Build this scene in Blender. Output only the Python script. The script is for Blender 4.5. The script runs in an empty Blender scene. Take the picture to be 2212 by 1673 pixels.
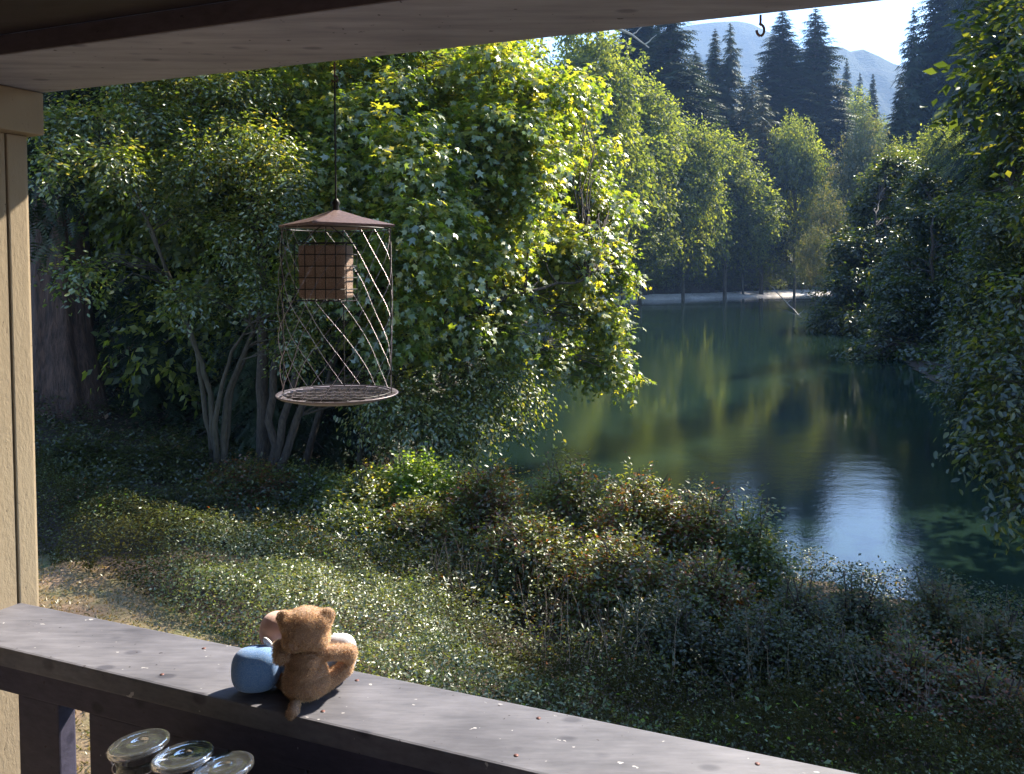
import bpy, bmesh, math, random
import numpy as np
from mathutils import Vector, Matrix
R = math.radians
PI = math.pi
sc = bpy.context.scene
col = sc.collection
rng = np.random.default_rng(7)
random.seed(7)

# ------------------------------------------------------------------ camera, sky, sun, exposure
CAM_Z = 4.5
PITCH = R(2.5)
F = 1700.0
cam_d = bpy.data.cameras.new('camera')
cam = bpy.data.objects.new('camera', cam_d); col.objects.link(cam)
cam.location = (0, 0, CAM_Z)
cam.rotation_euler = (PI/2 - PITCH, 0, 0)
cam_d.sensor_width = 36.0
cam_d.lens = F/2212*36
cam_d.shift_y = -(836.5-664)/2212
cam_d.clip_start = 0.02
cam_d.clip_end = 6000
sc.camera = cam

SUN_AZ, SUN_EL = R(45), R(40)
world = bpy.data.worlds.new('World'); sc.world = world; world.use_nodes = True
wn = world.node_tree
bg = wn.nodes['Background']
sky = wn.nodes.new('ShaderNodeTexSky'); sky.sky_type = 'NISHITA'; sky.sun_disc = False
sky.sun_elevation = SUN_EL; sky.sun_rotation = SUN_AZ
sky.air_density = 1.0; sky.dust_density = 0.25; sky.ozone_density = 3.0
wn.links.new(sky.outputs[0], bg.inputs[0]); bg.inputs[1].default_value = 0.145
sd = Vector((math.sin(SUN_AZ)*math.cos(SUN_EL), math.cos(SUN_AZ)*math.cos(SUN_EL), math.sin(SUN_EL)))
sl = bpy.data.lights.new('sun', 'SUN'); sl.energy = 5.0; sl.angle = R(0.53); sl.color = (1.0, 0.91, 0.76)
so = bpy.data.objects.new('sun', sl); col.objects.link(so)
so.rotation_euler = sd.to_track_quat('Z', 'Y').to_euler(); so.location = (20, 20, 40)
vs = sc.view_settings
vs.view_transform = 'Standard'; vs.look = 'None'; vs.exposure = 1.95; vs.gamma = 1.0; vs.use_curve_mapping = False
sc.render.engine = 'CYCLES'
cy = sc.cycles
cy.max_bounces = 7; cy.diffuse_bounces = 3; cy.glossy_bounces = 3; cy.transmission_bounces = 7
cy.transparent_max_bounces = 6; cy.volume_bounces = 0
cy.use_denoising = True
cy.caustics_reflective = False; cy.caustics_refractive = False
cy.sample_clamp_indirect = 6.0

def P(x, y, t):
    "world point seen at picture coordinate x, y at camera depth t"
    u = (x-1106)/F; v = (664-y)/F
    return Vector((u*t, t*(math.cos(PITCH)+v*math.sin(PITCH)), CAM_Z + t*(v*math.cos(PITCH)-math.sin(PITCH))))

# ------------------------------------------------------------------ helpers
def tag(o, label=None, cat=None, group=None, kind=None):
    if label: o['label'] = label
    if cat: o['category'] = cat
    if group: o['group'] = group
    if kind: o['kind'] = kind
    return o

def empty(name, loc=(0, 0, 0), rz=0, **k):
    o = bpy.data.objects.new(name, None); o.location = loc; o.rotation_euler = (0, 0, rz)
    o.empty_display_size = .1
    col.objects.link(o); tag(o, **k); return o

def link(name, me, mat, parent=None, **k):
    o = bpy.data.objects.new(name, me); col.objects.link(o)
    if mat and not me.materials: me.materials.append(mat)
    if parent: o.parent = parent
    tag(o, **k); return o

def np_mesh(name, V, Fc, tint=None, smooth=False):
    "V (n,3); Fc (m,k) array of equal-size faces or list of such arrays"
    if not isinstance(Fc, list): Fc = [Fc]
    me = bpy.data.meshes.new(name)
    me.vertices.add(len(V)); me.vertices.foreach_set('co', np.asarray(V, dtype=np.float32).ravel())
    nl = sum(f.size for f in Fc); nf = sum(len(f) for f in Fc)
    me.loops.add(nl); me.polygons.add(nf)
    li = np.concatenate([f.ravel() for f in Fc]).astype(np.int32)
    tot = np.concatenate([np.full(len(f), f.shape[1]) for f in Fc])
    st = np.concatenate([[0], np.cumsum(tot)[:-1]]).astype(np.int32)
    me.loops.foreach_set('vertex_index', li)
    me.polygons.foreach_set('loop_start', st)
    if smooth: me.polygons.foreach_set('use_smooth', np.ones(nf, dtype=bool))
    me.update(calc_edges=True)
    if tint is not None:
        a = me.attributes.new('tint', 'FLOAT', 'FACE')
        a.data.foreach_set('value', tint.astype(np.float32))
    return me

def nrm(a): return a/np.maximum(np.linalg.norm(a, axis=-1, keepdims=True), 1e-9)

OVAL = (np.array([(0, 0, 0), (.3, .21, .07), (.7, .19, .05), (1, 0, -.04), (.7, -.19, .05), (.3, -.21, .07)]), np.array([(0, 1, 2, 3), (0, 3, 4, 5)]))
RHOMB = (np.array([(0, 0, 0), (.45, .27, .09), (1, 0, 0), (.45, -.27, .09)]), np.array([(0, 1, 2), (0, 2, 3)]))
NEEDLE = (np.array([(0, 0, 0), (.4, .13, .02), (1, 0, -.05), (.4, -.13, .02)]), np.array([(0, 1, 2), (0, 2, 3)]))
def _maple():
    pts = [(.3, 0, 0)]
    for ang, r in ((180, .3), (128, .42), (96, .22), (58, .6), (30, .3), (0, .7), (-30, .3), (-58, .6), (-96, .22), (-128, .42)):
        z = -.10 if r > .35 else .03
        pts.append((.3+r*math.cos(R(ang)), r*math.sin(R(ang)), z))
    f = [(0, i, i+1 if i < 10 else 1) for i in range(1, 11)]
    return np.array(pts), np.array(f)
MAPLE = _maple()
def _frond():
    # flat fir spray: midrib with short side teeth
    pts = []; f = []
    for i in range(6):
        s = i/6; w = .30*(1-s*.75)
        b = len(pts)
        pts += [(s, .0, .02), (s+.10, w, -.03), (s+.13, 0, 0), (s+.10, -w, -.03)]
        f += [(b, b+1, b+2), (b, b+2, b+3)]
    return np.array(pts), np.array(f)
FROND = _frond()

def leaves(name, pos, dr, nm, size, tint, tpl=RHOMB):
    "one mesh of leaf blades: pos/dr/nm (n,3), size (n,)"
    T, Fc = tpl
    dr = nrm(dr); side = nrm(np.cross(nm, dr)); up = np.cross(dr, side)
    V = pos[:, None, :] + size[:, None, None]*(T[None, :, 0:1]*dr[:, None, :] + T[None, :, 1:2]*side[:, None, :] + T[None, :, 2:3]*up[:, None, :])
    n, k = V.shape[:2]
    FF = (Fc[None, :, :] + (np.arange(n)*k)[:, None, None]).reshape(-1, Fc.shape[1])
    return np_mesh(name, V.reshape(-1, 3), FF, np.repeat(tint, len(Fc)))

class Tubes:
    def __init__(s): s.V = []; s.F = []; s.n = 0
    def add(s, pts, rad, k=6, cap=False):
        pts = np.array([tuple(p) for p in pts], float); n = len(pts)
        rad = np.broadcast_to(np.array(rad, float), (n,))
        tg = nrm(np.gradient(pts, axis=0))
        ref = np.array([0, 0, 1.]) if abs(tg[0][2]) < .9 else np.array([1., 0, 0])
        for i in range(n):
            a = np.cross(tg[i], ref); a /= max(np.linalg.norm(a), 1e-9); b = np.cross(tg[i], a)
            ref = np.cross(a, tg[i]) if False else ref
            an = np.arange(k)*2*PI/k
            s.V.append(pts[i] + rad[i]*(np.cos(an)[:, None]*a + np.sin(an)[:, None]*b))
        for i in range(n-1):
            b0 = s.n+i*k; j = np.arange(k); j2 = (j+1) % k
            s.F.append(np.stack([b0+j, b0+j2, b0+k+j2, b0+k+j], 1))
        s.n += n*k
    def mesh(s, name, smooth=True):
        if not s.V: s.add([(0, 0, 0), (0, 0, .001)], .0005, 3)
        return np_mesh(name, np.concatenate(s.V), np.concatenate(s.F), smooth=smooth)

def curve_pts(p0, p1, n=7, sag=0.0, wob=0.05, r=None):
    r = r or rng
    p0 = np.array(p0, float); p1 = np.array(p1, float); L = np.linalg.norm(p1-p0)
    s = np.linspace(0, 1, n)[:, None]
    p = p0+(p1-p0)*s
    p[:, 2] += (4*sag*L*(s*(1-s)))[:, 0]
    w = r.normal(0, wob*L, (n, 3)); w[0] = 0; w[-1] = 0
    return p + w*.6

def fnoise(x, y, sc_=1.0, seed=0):
    r = np.random.default_rng(seed+100); out = 0
    for i in range(9):
        a = r.uniform(0, 2*PI); f = sc_*r.uniform(.6, 1.9)*(1.35**(i % 4)); ph = r.uniform(0, 2*PI)
        out = out + np.sin(f*(x*np.cos(a)+y*np.sin(a))+ph+1.3*np.sin(.7*f*(y*np.cos(a)-x*np.sin(a))+ph*2))/(1.2**(i % 4))
    return out/6

# box helper with world/frame placement; bevel for edges
def bm_box(bm, size, M, bev=0.0):
    r = bmesh.ops.create_cube(bm, size=1.0, matrix=M @ Matrix.Diagonal((*size, 1)))
    if bev:
        es = list({e for v in r['verts'] for e in v.link_edges})
        bmesh.ops.bevel(bm, geom=es, offset=bev, segments=2, affect='EDGES', profile=.6)
def box_obj(name, size, M, mat, parent=None, bev=0.003, **k):
    bm = bmesh.new(); bm_box(bm, size, M, bev)
    me = bpy.data.meshes.new(name); bm.to_mesh(me); bm.free()
    return link(name, me, mat, parent, **k)

# ------------------------------------------------------------------ materials
def mat_new(name):
    m = bpy.data.materials.new(name); m.use_nodes = True
    nt = m.node_tree; nt.nodes.clear()
    out = nt.nodes.new('ShaderNodeOutputMaterial')
    return m, nt, out
def ramp(nt, stops, fac=None, interp='LINEAR'):
    n = nt.nodes.new('ShaderNodeValToRGB'); cr = n.color_ramp; cr.interpolation = interp
    while len(cr.elements) < len(stops): cr.elements.new(.5)
    for e, (p, c) in zip(cr.elements, stops):
        e.position = p; e.color = (*c, 1) if len(c) == 3 else c
    if fac is not None: nt.links.new(fac, n.inputs[0])
    return n
def noise(nt, scale, detail=4, rough=.55, vec=None, dim='3D'):
    n = nt.nodes.new('ShaderNodeTexNoise'); n.inputs['Scale'].default_value = scale
    n.inputs['Detail'].default_value = detail; n.inputs['Roughness'].default_value = rough
    if vec is not None: nt.links.new(vec, n.inputs['Vector'])
    return n
def mapping(nt, scale=(1, 1, 1), rot=(0, 0, 0)):
    tc = nt.nodes.new('ShaderNodeTexCoord'); mp = nt.nodes.new('ShaderNodeMapping')
    mp.inputs['Scale'].default_value = scale; mp.inputs['Rotation'].default_value = rot
    nt.links.new(tc.outputs['Object'], mp.inputs[0]); return mp.outputs[0]
def mixc(nt, a, b, fac, mode='MIX'):
    n = nt.nodes.new('ShaderNodeMix'); n.data_type = 'RGBA'; n.blend_type = mode
    for sck, val in ((n.inputs[0], fac), (n.inputs[6], a), (n.inputs[7], b)):
        if hasattr(val, 'links') or isinstance(val, bpy.types.NodeSocket): nt.links.new(val, sck)
        elif isinstance(val, (int, float)): sck.default_value = val
        else: sck.default_value = (*val, 1)
    return n.outputs[2]
def bump(nt, h, strength=.3, dist=.01):
    b = nt.nodes.new('ShaderNodeBump'); b.inputs['Strength'].default_value = strength; b.inputs['Distance'].default_value = dist
    nt.links.new(h, b.inputs['Height']); return b.outputs[0]
def princ(nt, out, **k):
    p = nt.nodes.new('ShaderNodeBsdfPrincipled'); nt.links.new(p.outputs[0], out.inputs[0])
    for a, v in k.items():
        s = p.inputs[a.replace('_', ' ')]
        if isinstance(v, bpy.types.NodeSocket): nt.links.new(v, s)
        else: s.default_value = (*v, 1) if isinstance(v, tuple) and len(v) == 3 else v
    return p

def leaf_mat(name, cols, trans=.45, tcol=1.5, gloss=.09, rough=.38, yshift=(1.25, 1.15, .55), gt=False):
    "blade colour from the per-leaf tint; diffuse + light coming through + waxy sheen"
    m, nt, out = mat_new(name)
    at = nt.nodes.new('ShaderNodeAttribute'); at.attribute_name = 'tint'
    n = len(cols)
    rp = ramp(nt, [(i/(n-1), c) for i, c in enumerate(cols)], at.outputs['Fac'])
    df = nt.nodes.new('ShaderNodeBsdfDiffuse'); tr = nt.nodes.new('ShaderNodeBsdfTranslucent'); gl = nt.nodes.new('ShaderNodeBsdfGlossy')
    gl.inputs['Roughness'].default_value = rough; gl.inputs['Color'].default_value = (.95, 1, .95, 1)
    nt.links.new(mixc(nt, rp.outputs[0], (.68, .68, .68), 1.0, 'MULTIPLY'), df.inputs[0])
    tc = mixc(nt, rp.outputs[0], tuple(tcol*1.2*c for c in yshift), 1.0, 'MULTIPLY')
    nt.links.new(tc, tr.inputs[0])
    m1 = nt.nodes.new('ShaderNodeMixShader'); m1.inputs[0].default_value = trans
    nt.links.new(df.outputs[0], m1.inputs[1]); nt.links.new(tr.outputs[0], m1.inputs[2])
    m2 = nt.nodes.new('ShaderNodeMixShader'); m2.inputs[0].default_value = gloss
    if gt:
        k = nt.nodes.new('ShaderNodeMath'); k.operation = 'MULTIPLY'; k.inputs[1].default_value = gloss*1.8; nt.links.new(at.outputs['Fac'], k.inputs[0]); nt.links.new(k.outputs[0], m2.inputs[0])
    nt.links.new(m1.outputs[0], m2.inputs[1]); nt.links.new(gl.outputs[0], m2.inputs[2])
    nt.links.new(m2.outputs[0], out.inputs[0])
    return m

M = {}
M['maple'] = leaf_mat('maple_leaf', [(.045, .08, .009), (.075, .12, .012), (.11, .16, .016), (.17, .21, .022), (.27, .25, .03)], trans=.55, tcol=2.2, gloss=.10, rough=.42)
M['shade_small'] = leaf_mat('shade_leaf', [(.018, .022, .007), (.032, .042, .008), (.05, .065, .012), (.08, .085, .018), (.12, .08, .03)], trans=.4, tcol=1.6, gloss=.04, rough=.35)  # shade of the brush carried by darker leaf colours
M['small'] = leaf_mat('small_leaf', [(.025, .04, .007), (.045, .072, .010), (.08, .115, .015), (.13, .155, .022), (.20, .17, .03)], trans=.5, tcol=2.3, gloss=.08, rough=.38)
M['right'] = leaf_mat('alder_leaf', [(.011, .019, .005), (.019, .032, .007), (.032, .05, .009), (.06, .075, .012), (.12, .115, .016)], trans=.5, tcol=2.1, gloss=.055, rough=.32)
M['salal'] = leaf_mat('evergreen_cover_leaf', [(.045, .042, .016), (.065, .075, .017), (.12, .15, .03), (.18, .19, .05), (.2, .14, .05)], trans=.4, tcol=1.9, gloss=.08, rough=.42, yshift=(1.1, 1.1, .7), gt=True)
M['bramble'] = leaf_mat('bramble_leaf', [(.16, .045, .018), (.11, .06, .018), (.06, .075, .013), (.09, .12, .016), (.18, .19, .03)], trans=.5, tcol=2.0, gloss=.05, rough=.4)
M['yellowgreen'] = leaf_mat('lush_leaf', [(.04, .085, .012), (.07, .13, .015), (.11, .17, .02), (.18, .22, .03)], trans=.55, tcol=2.2, gloss=.05)
M['far_green'] = leaf_mat('broadleaf_far', [(.035, .05, .010), (.058, .08, .013), (.088, .112, .019), (.14, .155, .026)], trans=.5, tcol=2.6, gloss=.03, rough=.5)
M['far_gold'] = leaf_mat('golden_far', [(.03, .045, .014), (.055, .07, .018), (.085, .09, .028), (.13, .12, .05)], trans=.45, tcol=1.6, gloss=.05, rough=.5)
M['willow'] = leaf_mat('willow_far', [(.045, .06, .035), (.075, .09, .055), (.11, .12, .08)], trans=.35, tcol=1.3, gloss=.08, rough=.5)
M['fir'] = leaf_mat('fir_needles', [(.014, .026, .009), (.022, .038, .012), (.036, .054, .016)], trans=.2, tcol=1.4, gloss=.03, rough=.5, yshift=(1, 1, .8))
M['brownfir'] = leaf_mat('thin_fir_needles', [(.025, .035, .015), (.04, .05, .02), (.06, .06, .03)], trans=.2, tcol=1.2, gloss=.04, rough=.5, yshift=(1, 1, .8))
M['grass'] = leaf_mat('lawn_blade', [(.26, .17, .09), (.22, .16, .08), (.13, .13, .04), (.08, .13, .025)], trans=.3, tcol=1.3, gloss=.05)
M['litter'] = leaf_mat('dry_leaf', [(.16, .08, .05), (.24, .13, .08), (.33, .2, .13)], trans=.15, tcol=1.0, gloss=.08, yshift=(1, 1, .9))

def bark(name, c0, c1, sx=9, sz=1.2, st=.8):
    m, nt, out = mat_new(name)
    v = mapping(nt, (sx, sx, sz)); n = noise(nt, 2.0, 6, .65, v)
    r = ramp(nt, [(.35, c0), (.62, c1)], n.outputs[0])
    n2 = noise(nt, 1.3, 3); g = mixc(nt, r.outputs[0], (c1[0]*.7, c1[1]*.95, c1[2]*.6), ramp(nt, [(.5, (0, 0, 0)), (.7, (.6, .6, .6))], n2.outputs[0]).outputs[0])
    princ(nt, out, Base_Color=g, Roughness=.9, Normal=bump(nt, n.outputs[0], st, .03)); return m
M['bark_cedar'] = bark('cedar_bark', (.018, .010, .008), (.075, .04, .03), 9, .5, 1.2)
M['bark'] = bark('grey_bark', (.018, .012, .008), (.065, .046, .032), 14, 4)
M['bark_pale'] = bark('pale_bark', (.2, .18, .15), (.4, .37, .32), 12, 3)
M['bark_far'] = bark('far_bark', (.05, .04, .03), (.14, .11, .08), 2, .6)

# ground
def ground_mat():
    m, nt, out = mat_new('ground_soil')
    v = mapping(nt); n1 = noise(nt, .9, 6, .6, v); n2 = noise(nt, 14, 5, .7, v); n3 = noise(nt, 60, 3, .7, v)
    a = ramp(nt, [(.3, (.028, .018, .012)), (.55, (.055, .036, .022)), (.75, (.04, .038, .015))], n1.outputs[0])
    b = ramp(nt, [(.35, (.5, .5, .5)), (.7, (1.35, 1.3, 1.2))], n2.outputs[0])
    c = mixc(nt, a.outputs[0], b.outputs[0], 1.0, 'MULTIPLY')
    princ(nt, out, Base_Color=c, Roughness=.95, Normal=bump(nt, n3.outputs[0], .6, .03)); return m
M['ground'] = ground_mat()
def lawn_mat():
    m, nt, out = mat_new('dry_lawn')
    v = mapping(nt); n1 = noise(nt, 1.6, 5, .6, v); n2 = noise(nt, 30, 5, .7, v)
    a = ramp(nt, [(.38, (.22, .145, .085)), (.52, (.16, .13, .06)), (.64, (.075, .105, .028))], n1.outputs[0])
    b = ramp(nt, [(.35, (.55, .5, .5)), (.7, (1.25, 1.25, 1.2))], n2.outputs[0])
    c = mixc(nt, a.outputs[0], b.outputs[0], 1.0, 'MULTIPLY')
    princ(nt, out, Base_Color=c, Roughness=.95, Normal=bump(nt, n2.outputs[0], .7, .02)); return m
M['lawn'] = lawn_mat()
def gravel_mat():
    m, nt, out = mat_new('river_gravel')
    v = mapping(nt, (1, 1, 1)); n1 = noise(nt, .35, 5, .6, v); n2 = noise(nt, 3, 5, .8, v)
    a = ramp(nt, [(.3, (.42, .38, .35)), (.6, (.68, .62, .58))], n1.outputs[0])
    c = mixc(nt, a.outputs[0], ramp(nt, [(.35, (.6, .6, .6)), (.7, (1.2, 1.2, 1.2))], n2.outputs[0]).outputs[0], 1.0, 'MULTIPLY')
    princ(nt, out, Base_Color=c, Roughness=.9); return m
M['gravel'] = gravel_mat()
def water_mat():
    m, nt, out = mat_new('river_water')
    v = mapping(nt, (1, 1.15, 1)); n1 = noise(nt, 11.0, 4, .6, v)
    v2 = mapping(nt, (.8, 1.3, 1)); n2 = noise(nt, 1.6, 2, .5, v2)
    n3 = noise(nt, .05, 2, .5, mapping(nt, (.6, 1.6, 1)))
    k = nt.nodes.new('ShaderNodeMath'); k.operation = 'MULTIPLY_ADD'; k.inputs[1].default_value = .55
    nt.links.new(n1.outputs[0], k.inputs[0]); nt.links.new(n2.outputs[0], k.inputs[2])
    b = nt.nodes.new('ShaderNodeBump'); b.inputs['Distance'].default_value = .03
    nt.links.new(k.outputs[0], b.inputs['Height'])
    st = ramp(nt, [(.42, (.04, .04, .04)), (.62, (.15, .15, .15))], n3.outputs[0])
    nt.links.new(st.outputs[0], b.inputs['Strength'])
    princ(nt, out, Base_Color=(.010, .022, .016), Roughness=.03, IOR=1.55, Normal=b.outputs[0]); return m
M['water'] = water_mat()
def mountain_mat():
    m, nt, out = mat_new('forested_slope')
    v = mapping(nt); n1 = noise(nt, .012, 8, .65, v); n2 = noise(nt, .12, 4, .7, v)
    a = ramp(nt, [(.35, (.02, .04, .02)), (.6, (.05, .075, .03)), (.75, (.09, .1, .05))], n1.outputs[0])
    princ(nt, out, Base_Color=a.outputs[0], Roughness=1.0, Normal=bump(nt, n2.outputs[0], 1.0, 14)); return m
M['mountain'] = mountain_mat()

# ------------------------------------------------------------------ terrain
RIV = np.array([(-2, 18), (0, 15.5), (3, 12.6), (6, 10.4), (10, 8.4), (18, 6.8), (40, 4), (160, -12), (160, 4), (40, 8.5), (17, 10.2), (13.2, 13), (12.8, 17),
                (13.8, 22), (16.5, 30), (20.5, 42), (28, 66), (46, 110), (70, 160), (100, 200), (96, 214), (74, 180), (58, 170), (44, 155), (30, 140),
                (15, 128), (6, 100), (0, 60), (-1.8, 36), (-2.8, 25)], float)
def river_sd(x, y):
    "distance to the river outline, negative inside the water"
    x = np.asarray(x, float); y = np.asarray(y, float)
    best = np.full(x.shape, 1e9); inside = np.zeros(x.shape, bool)
    n = len(RIV)
    for i in range(n):
        x0, y0 = RIV[i]; x1, y1 = RIV[(i+1) % n]
        dx, dy = x1-x0, y1-y0
        t = np.clip(((x-x0)*dx+(y-y0)*dy)/(dx*dx+dy*dy), 0, 1)
        best = np.minimum(best, np.hypot(x-x0-t*dx, y-y0-t*dy))
        c = ((y0 > y) != (y1 > y)) & (x < dx*(y-y0)/(dy if dy else 1e-9)+x0)
        inside ^= c
    return np.where(inside, -best, best)
def sm(t): t = np.clip(t, 0, 1); return t*t*(3-2*t)
def hgt(x, y):
    x = np.asarray(x, float); y = np.asarray(y, float)
    d = river_sd(x, y)
    z = np.where(d < 0, np.maximum(-1.6, d*.35), 1.5*sm(d/np.interp(x, [-4, 0], [8.5, 11.5])))
    w = -.55*x+.83*y-16
    hill = .42*np.logaddexp(0, w/1.5)*1.5
    hill = 22*(1-np.exp(-hill/22))*sm((d-1)/12)
    left = (x < np.interp(y, [0, 20, 60, 128, 200, 400], [8, 2, 8, 40, 90, 200]))
    rt = 14*(1-np.exp(-.35*np.maximum(d-2, 0)/14))
    z = z + np.where(left, hill, np.where(d > 0, rt, 0)*sm((y-8)/10))
    z = z + np.where(d > .5, .09*fnoise(x, y, .7, 3)*sm(d/3), 0)
    return z
def axis(lo, a, b, hi, step, gr=1.12):
    m = list(np.arange(a, b+1e-6, step)); s = step; v = a; L = []
    while v > lo: s *= gr; v -= s; L.append(max(v, lo))
    s = step; v = b; Rr = []
    while v < hi: s *= gr; v += s; Rr.append(min(v, hi))
    return np.array(L[::-1]+m+Rr)
ax = axis(-2280, -16, 22, 2280, .3); ay = axis(-300, 2, 26, 3070, .3)
X, Y = np.meshgrid(ax, ay); Z = hgt(X, Y)
nx, ny = len(ax), len(ay)
idx = np.arange(nx*ny).reshape(ny, nx)
Fc = np.stack([idx[:-1, :-1], idx[:-1, 1:], idx[1:, 1:], idx[1:, :-1]], -1).reshape(-1, 4)
g = link('ground', np_mesh('ground', np.stack([X, Y, Z], -1).reshape(-1, 3), Fc, smooth=True), M['ground'], kind='structure')

def poly_sheet(name, pts, z, mat, n=1, **k):
    bm = bmesh.new()
    bm.faces.new([bm.verts.new((p[0], p[1], z)) for p in pts])
    bmesh.ops.triangulate(bm, faces=bm.faces[:])
    me = bpy.data.meshes.new(name); bm.to_mesh(me); bm.free()
    return link(name, me, mat, **k)
# water: a sheet over the river bed, a little wider than the outline so the terrain cuts its edge
w = poly_sheet('water', [(-60, 8), (-60, 240), (170, 240), (170, -40), (30, -40), (12, 0)], 0.0, M['water'], kind='structure')

LAWN_LINE = np.array([(-9, 10.2), (-4.9, 8.1), (-2.0, 6.25), (-1.1, 5.5), (-.2, 4.7), (2, 3.6), (12, 2.4)])
def beyond_lawn(x, y): return y - np.interp(x, LAWN_LINE[:, 0], LAWN_LINE[:, 1])
# lawn sheet follows the ground 6 mm above it
lx = np.arange(-9, 6.01, .15); ly = np.arange(1.5, 10.31, .15)
X, Y = np.meshgrid(lx, ly)
Z = hgt(X, Y)+.02
keep = (beyond_lawn(X, Y) < .25)
idx = np.arange(X.size).reshape(X.shape)
q = np.stack([idx[:-1, :-1], idx[:-1, 1:], idx[1:, 1:], idx[1:, :-1]], -1).reshape(-1, 4)
q = q[keep.ravel()[q].all(1)]
link('lawn', np_mesh('lawn', np.stack([X, Y, Z], -1).reshape(-1, 3), q, smooth=True), M['lawn'], kind='structure')

# gravel bar along the far shore
bar_c = [(8, 112, 1.2), (14, 126.5, 2.2), (21, 132, 2.6), (30, 139, 3.0), (38, 147, 3.5), (45, 154, 5.5), (52, 162, 6), (59, 168.5, 5), (66, 174, 5), (76, 181, 3)]
Vb = []
for i, (x, y, wd) in enumerate(bar_c):
    for j in range(9):
        s = j/8
        nxn, nyn = .72, -.69
        Vb.append((x+nxn*(s-.45)*wd*2, y+nyn*(s-.45)*wd*2, .02+.95*math.sin(PI*min(1, s*1.02))*(.7+.3*random.random())-.12*(j == 8)-.1*(j == 0)))
Vb = np.array(Vb); idx = np.arange(len(Vb)).reshape(-1, 9)
q = np.stack([idx[:-1, :-1], idx[:-1, 1:], idx[1:, 1:], idx[1:, :-1]], -1).reshape(-1, 4)
link('shore', np_mesh('shore', Vb, q, smooth=True), M['gravel'], kind='structure')

# mountains
def mountain(name, dist, crest, width_run, seed):
    "crest: (picture x, picture y) -> ridge line at a given distance, slopes falling towards and away"
    xs = np.array([c[0] for c in crest], float); ys = np.array([c[1] for c in crest], float)
    px = np.linspace(xs[0], xs[-1], 160); py = np.interp(px, xs, ys)
    rows = 40; V = []
    for j in range(rows):
        s = (j-rows*.62)/(rows*.62)          # -1 near foot .. 0 crest .. .6 behind
        for k_ in range(len(px)):
            c = P(px[k_], py[k_], dist)
            h = c.z*(max(0, 1-abs(s))**.85 if s < 0 else (1-s)**1.2)
            yy = c.y+s*width_run; xx = c.x*(yy/c.y)**.3
            nz = fnoise(np.array(xx), np.array(yy), .012, seed)*26+fnoise(np.array(xx), np.array(yy), .06, seed+1)*7
            V.append((xx, yy, h+float(nz)*min(1, abs(s)*3+.12)))
    n = len(px); idx = np.arange(rows*n).reshape(rows, n)
    q = np.stack([idx[:-1, :-1], idx[:-1, 1:], idx[1:, 1:], idx[1:, :-1]], -1).reshape(-1, 4)
    return link(name, np_mesh(name, np.array(V), q, smooth=True), M['mountain'], kind='structure')
mountain('mountain', 1900, [(900, 330), (1150, 160), (1300, 90), (1430, 60), (1540, 42), (1590, 40), (1625, 48), (1660, 66), (1700, 84), (1760, 110), (1820, 150), (1900, 210), (2100, 330)], 800, 11)
mountain('mountain_ridge', 1500, [(1480, 330), (1600, 250), (1700, 140), (1740, 105), (1790, 93), (1815, 96), (1836, 106), (1850, 103), (1866, 100), (1895, 112), (1925, 128), (1990, 150), (2100, 200), (2300, 300)], 550, 17)

# ------------------------------------------------------------------ vegetation builders
def sph(n, r=None):
    r = r or rng
    v = r.normal(size=(n, 3)); return nrm(v)
def crown_data(blobs, ncl, per, size, r, twig=.5, shell=5., flat=.35, droop=.2, tint0=.5, tspread=.35, updir=.7):
    """blobs: (n,6) centre + radii. Returns pos, dir, normal, size, tint of leaves that sit along short twigs near the blobs' skins"""
    B = np.array(blobs, float)
    wgt = (B[:, 3]*B[:, 5]+B[:, 4]*B[:, 3]); wgt /= wgt.sum()
    bi = r.choice(len(B), ncl, p=wgt)
    o = sph(ncl, r); rad = r.uniform(0, 1, ncl)**(1/shell)*r.uniform(.86, 1.12, ncl)
    c = B[bi, :3]+o*B[bi, 3:]*rad[:, None]
    tw = nrm(o+sph(ncl, r)*.7+np.array([0, 0, -droop]))
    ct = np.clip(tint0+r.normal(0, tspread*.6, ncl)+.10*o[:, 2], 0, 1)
    K = per; tot = ncl*K
    s = np.tile(np.linspace(.05, 1, K), ncl)*twig*np.repeat(r.uniform(.6, 1.3, ncl), K)
    twr = np.repeat(tw, K, 0); cr = np.repeat(c, K, 0); orr = np.repeat(o, K, 0)
    up = np.array([0, 0, 1.])
    sd_ = nrm(np.cross(twr, up)+1e-4)
    sgn = np.tile(np.where(np.arange(K) % 2 == 0, 1., -1.), ncl)[:, None]
    pos = cr+twr*s[:, None]+r.normal(0, twig*.10, (tot, 3)); pos[:, 2] -= (s/twig)**2*twig*droop*.5
    dr = nrm(twr*.6+sd_*sgn*.8+sph(tot, r)*.45+np.array([0, 0, -droop]))
    nm = nrm(up*updir+orr*flat+sph(tot, r)*.55)
    sz = size*r.uniform(.6, 1.25, tot)
    tt = np.clip(np.repeat(ct, K)+r.normal(0, tspread*.45, tot), 0, 1)
    return pos, dr, nm, sz, tt, c, tw, bi

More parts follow.
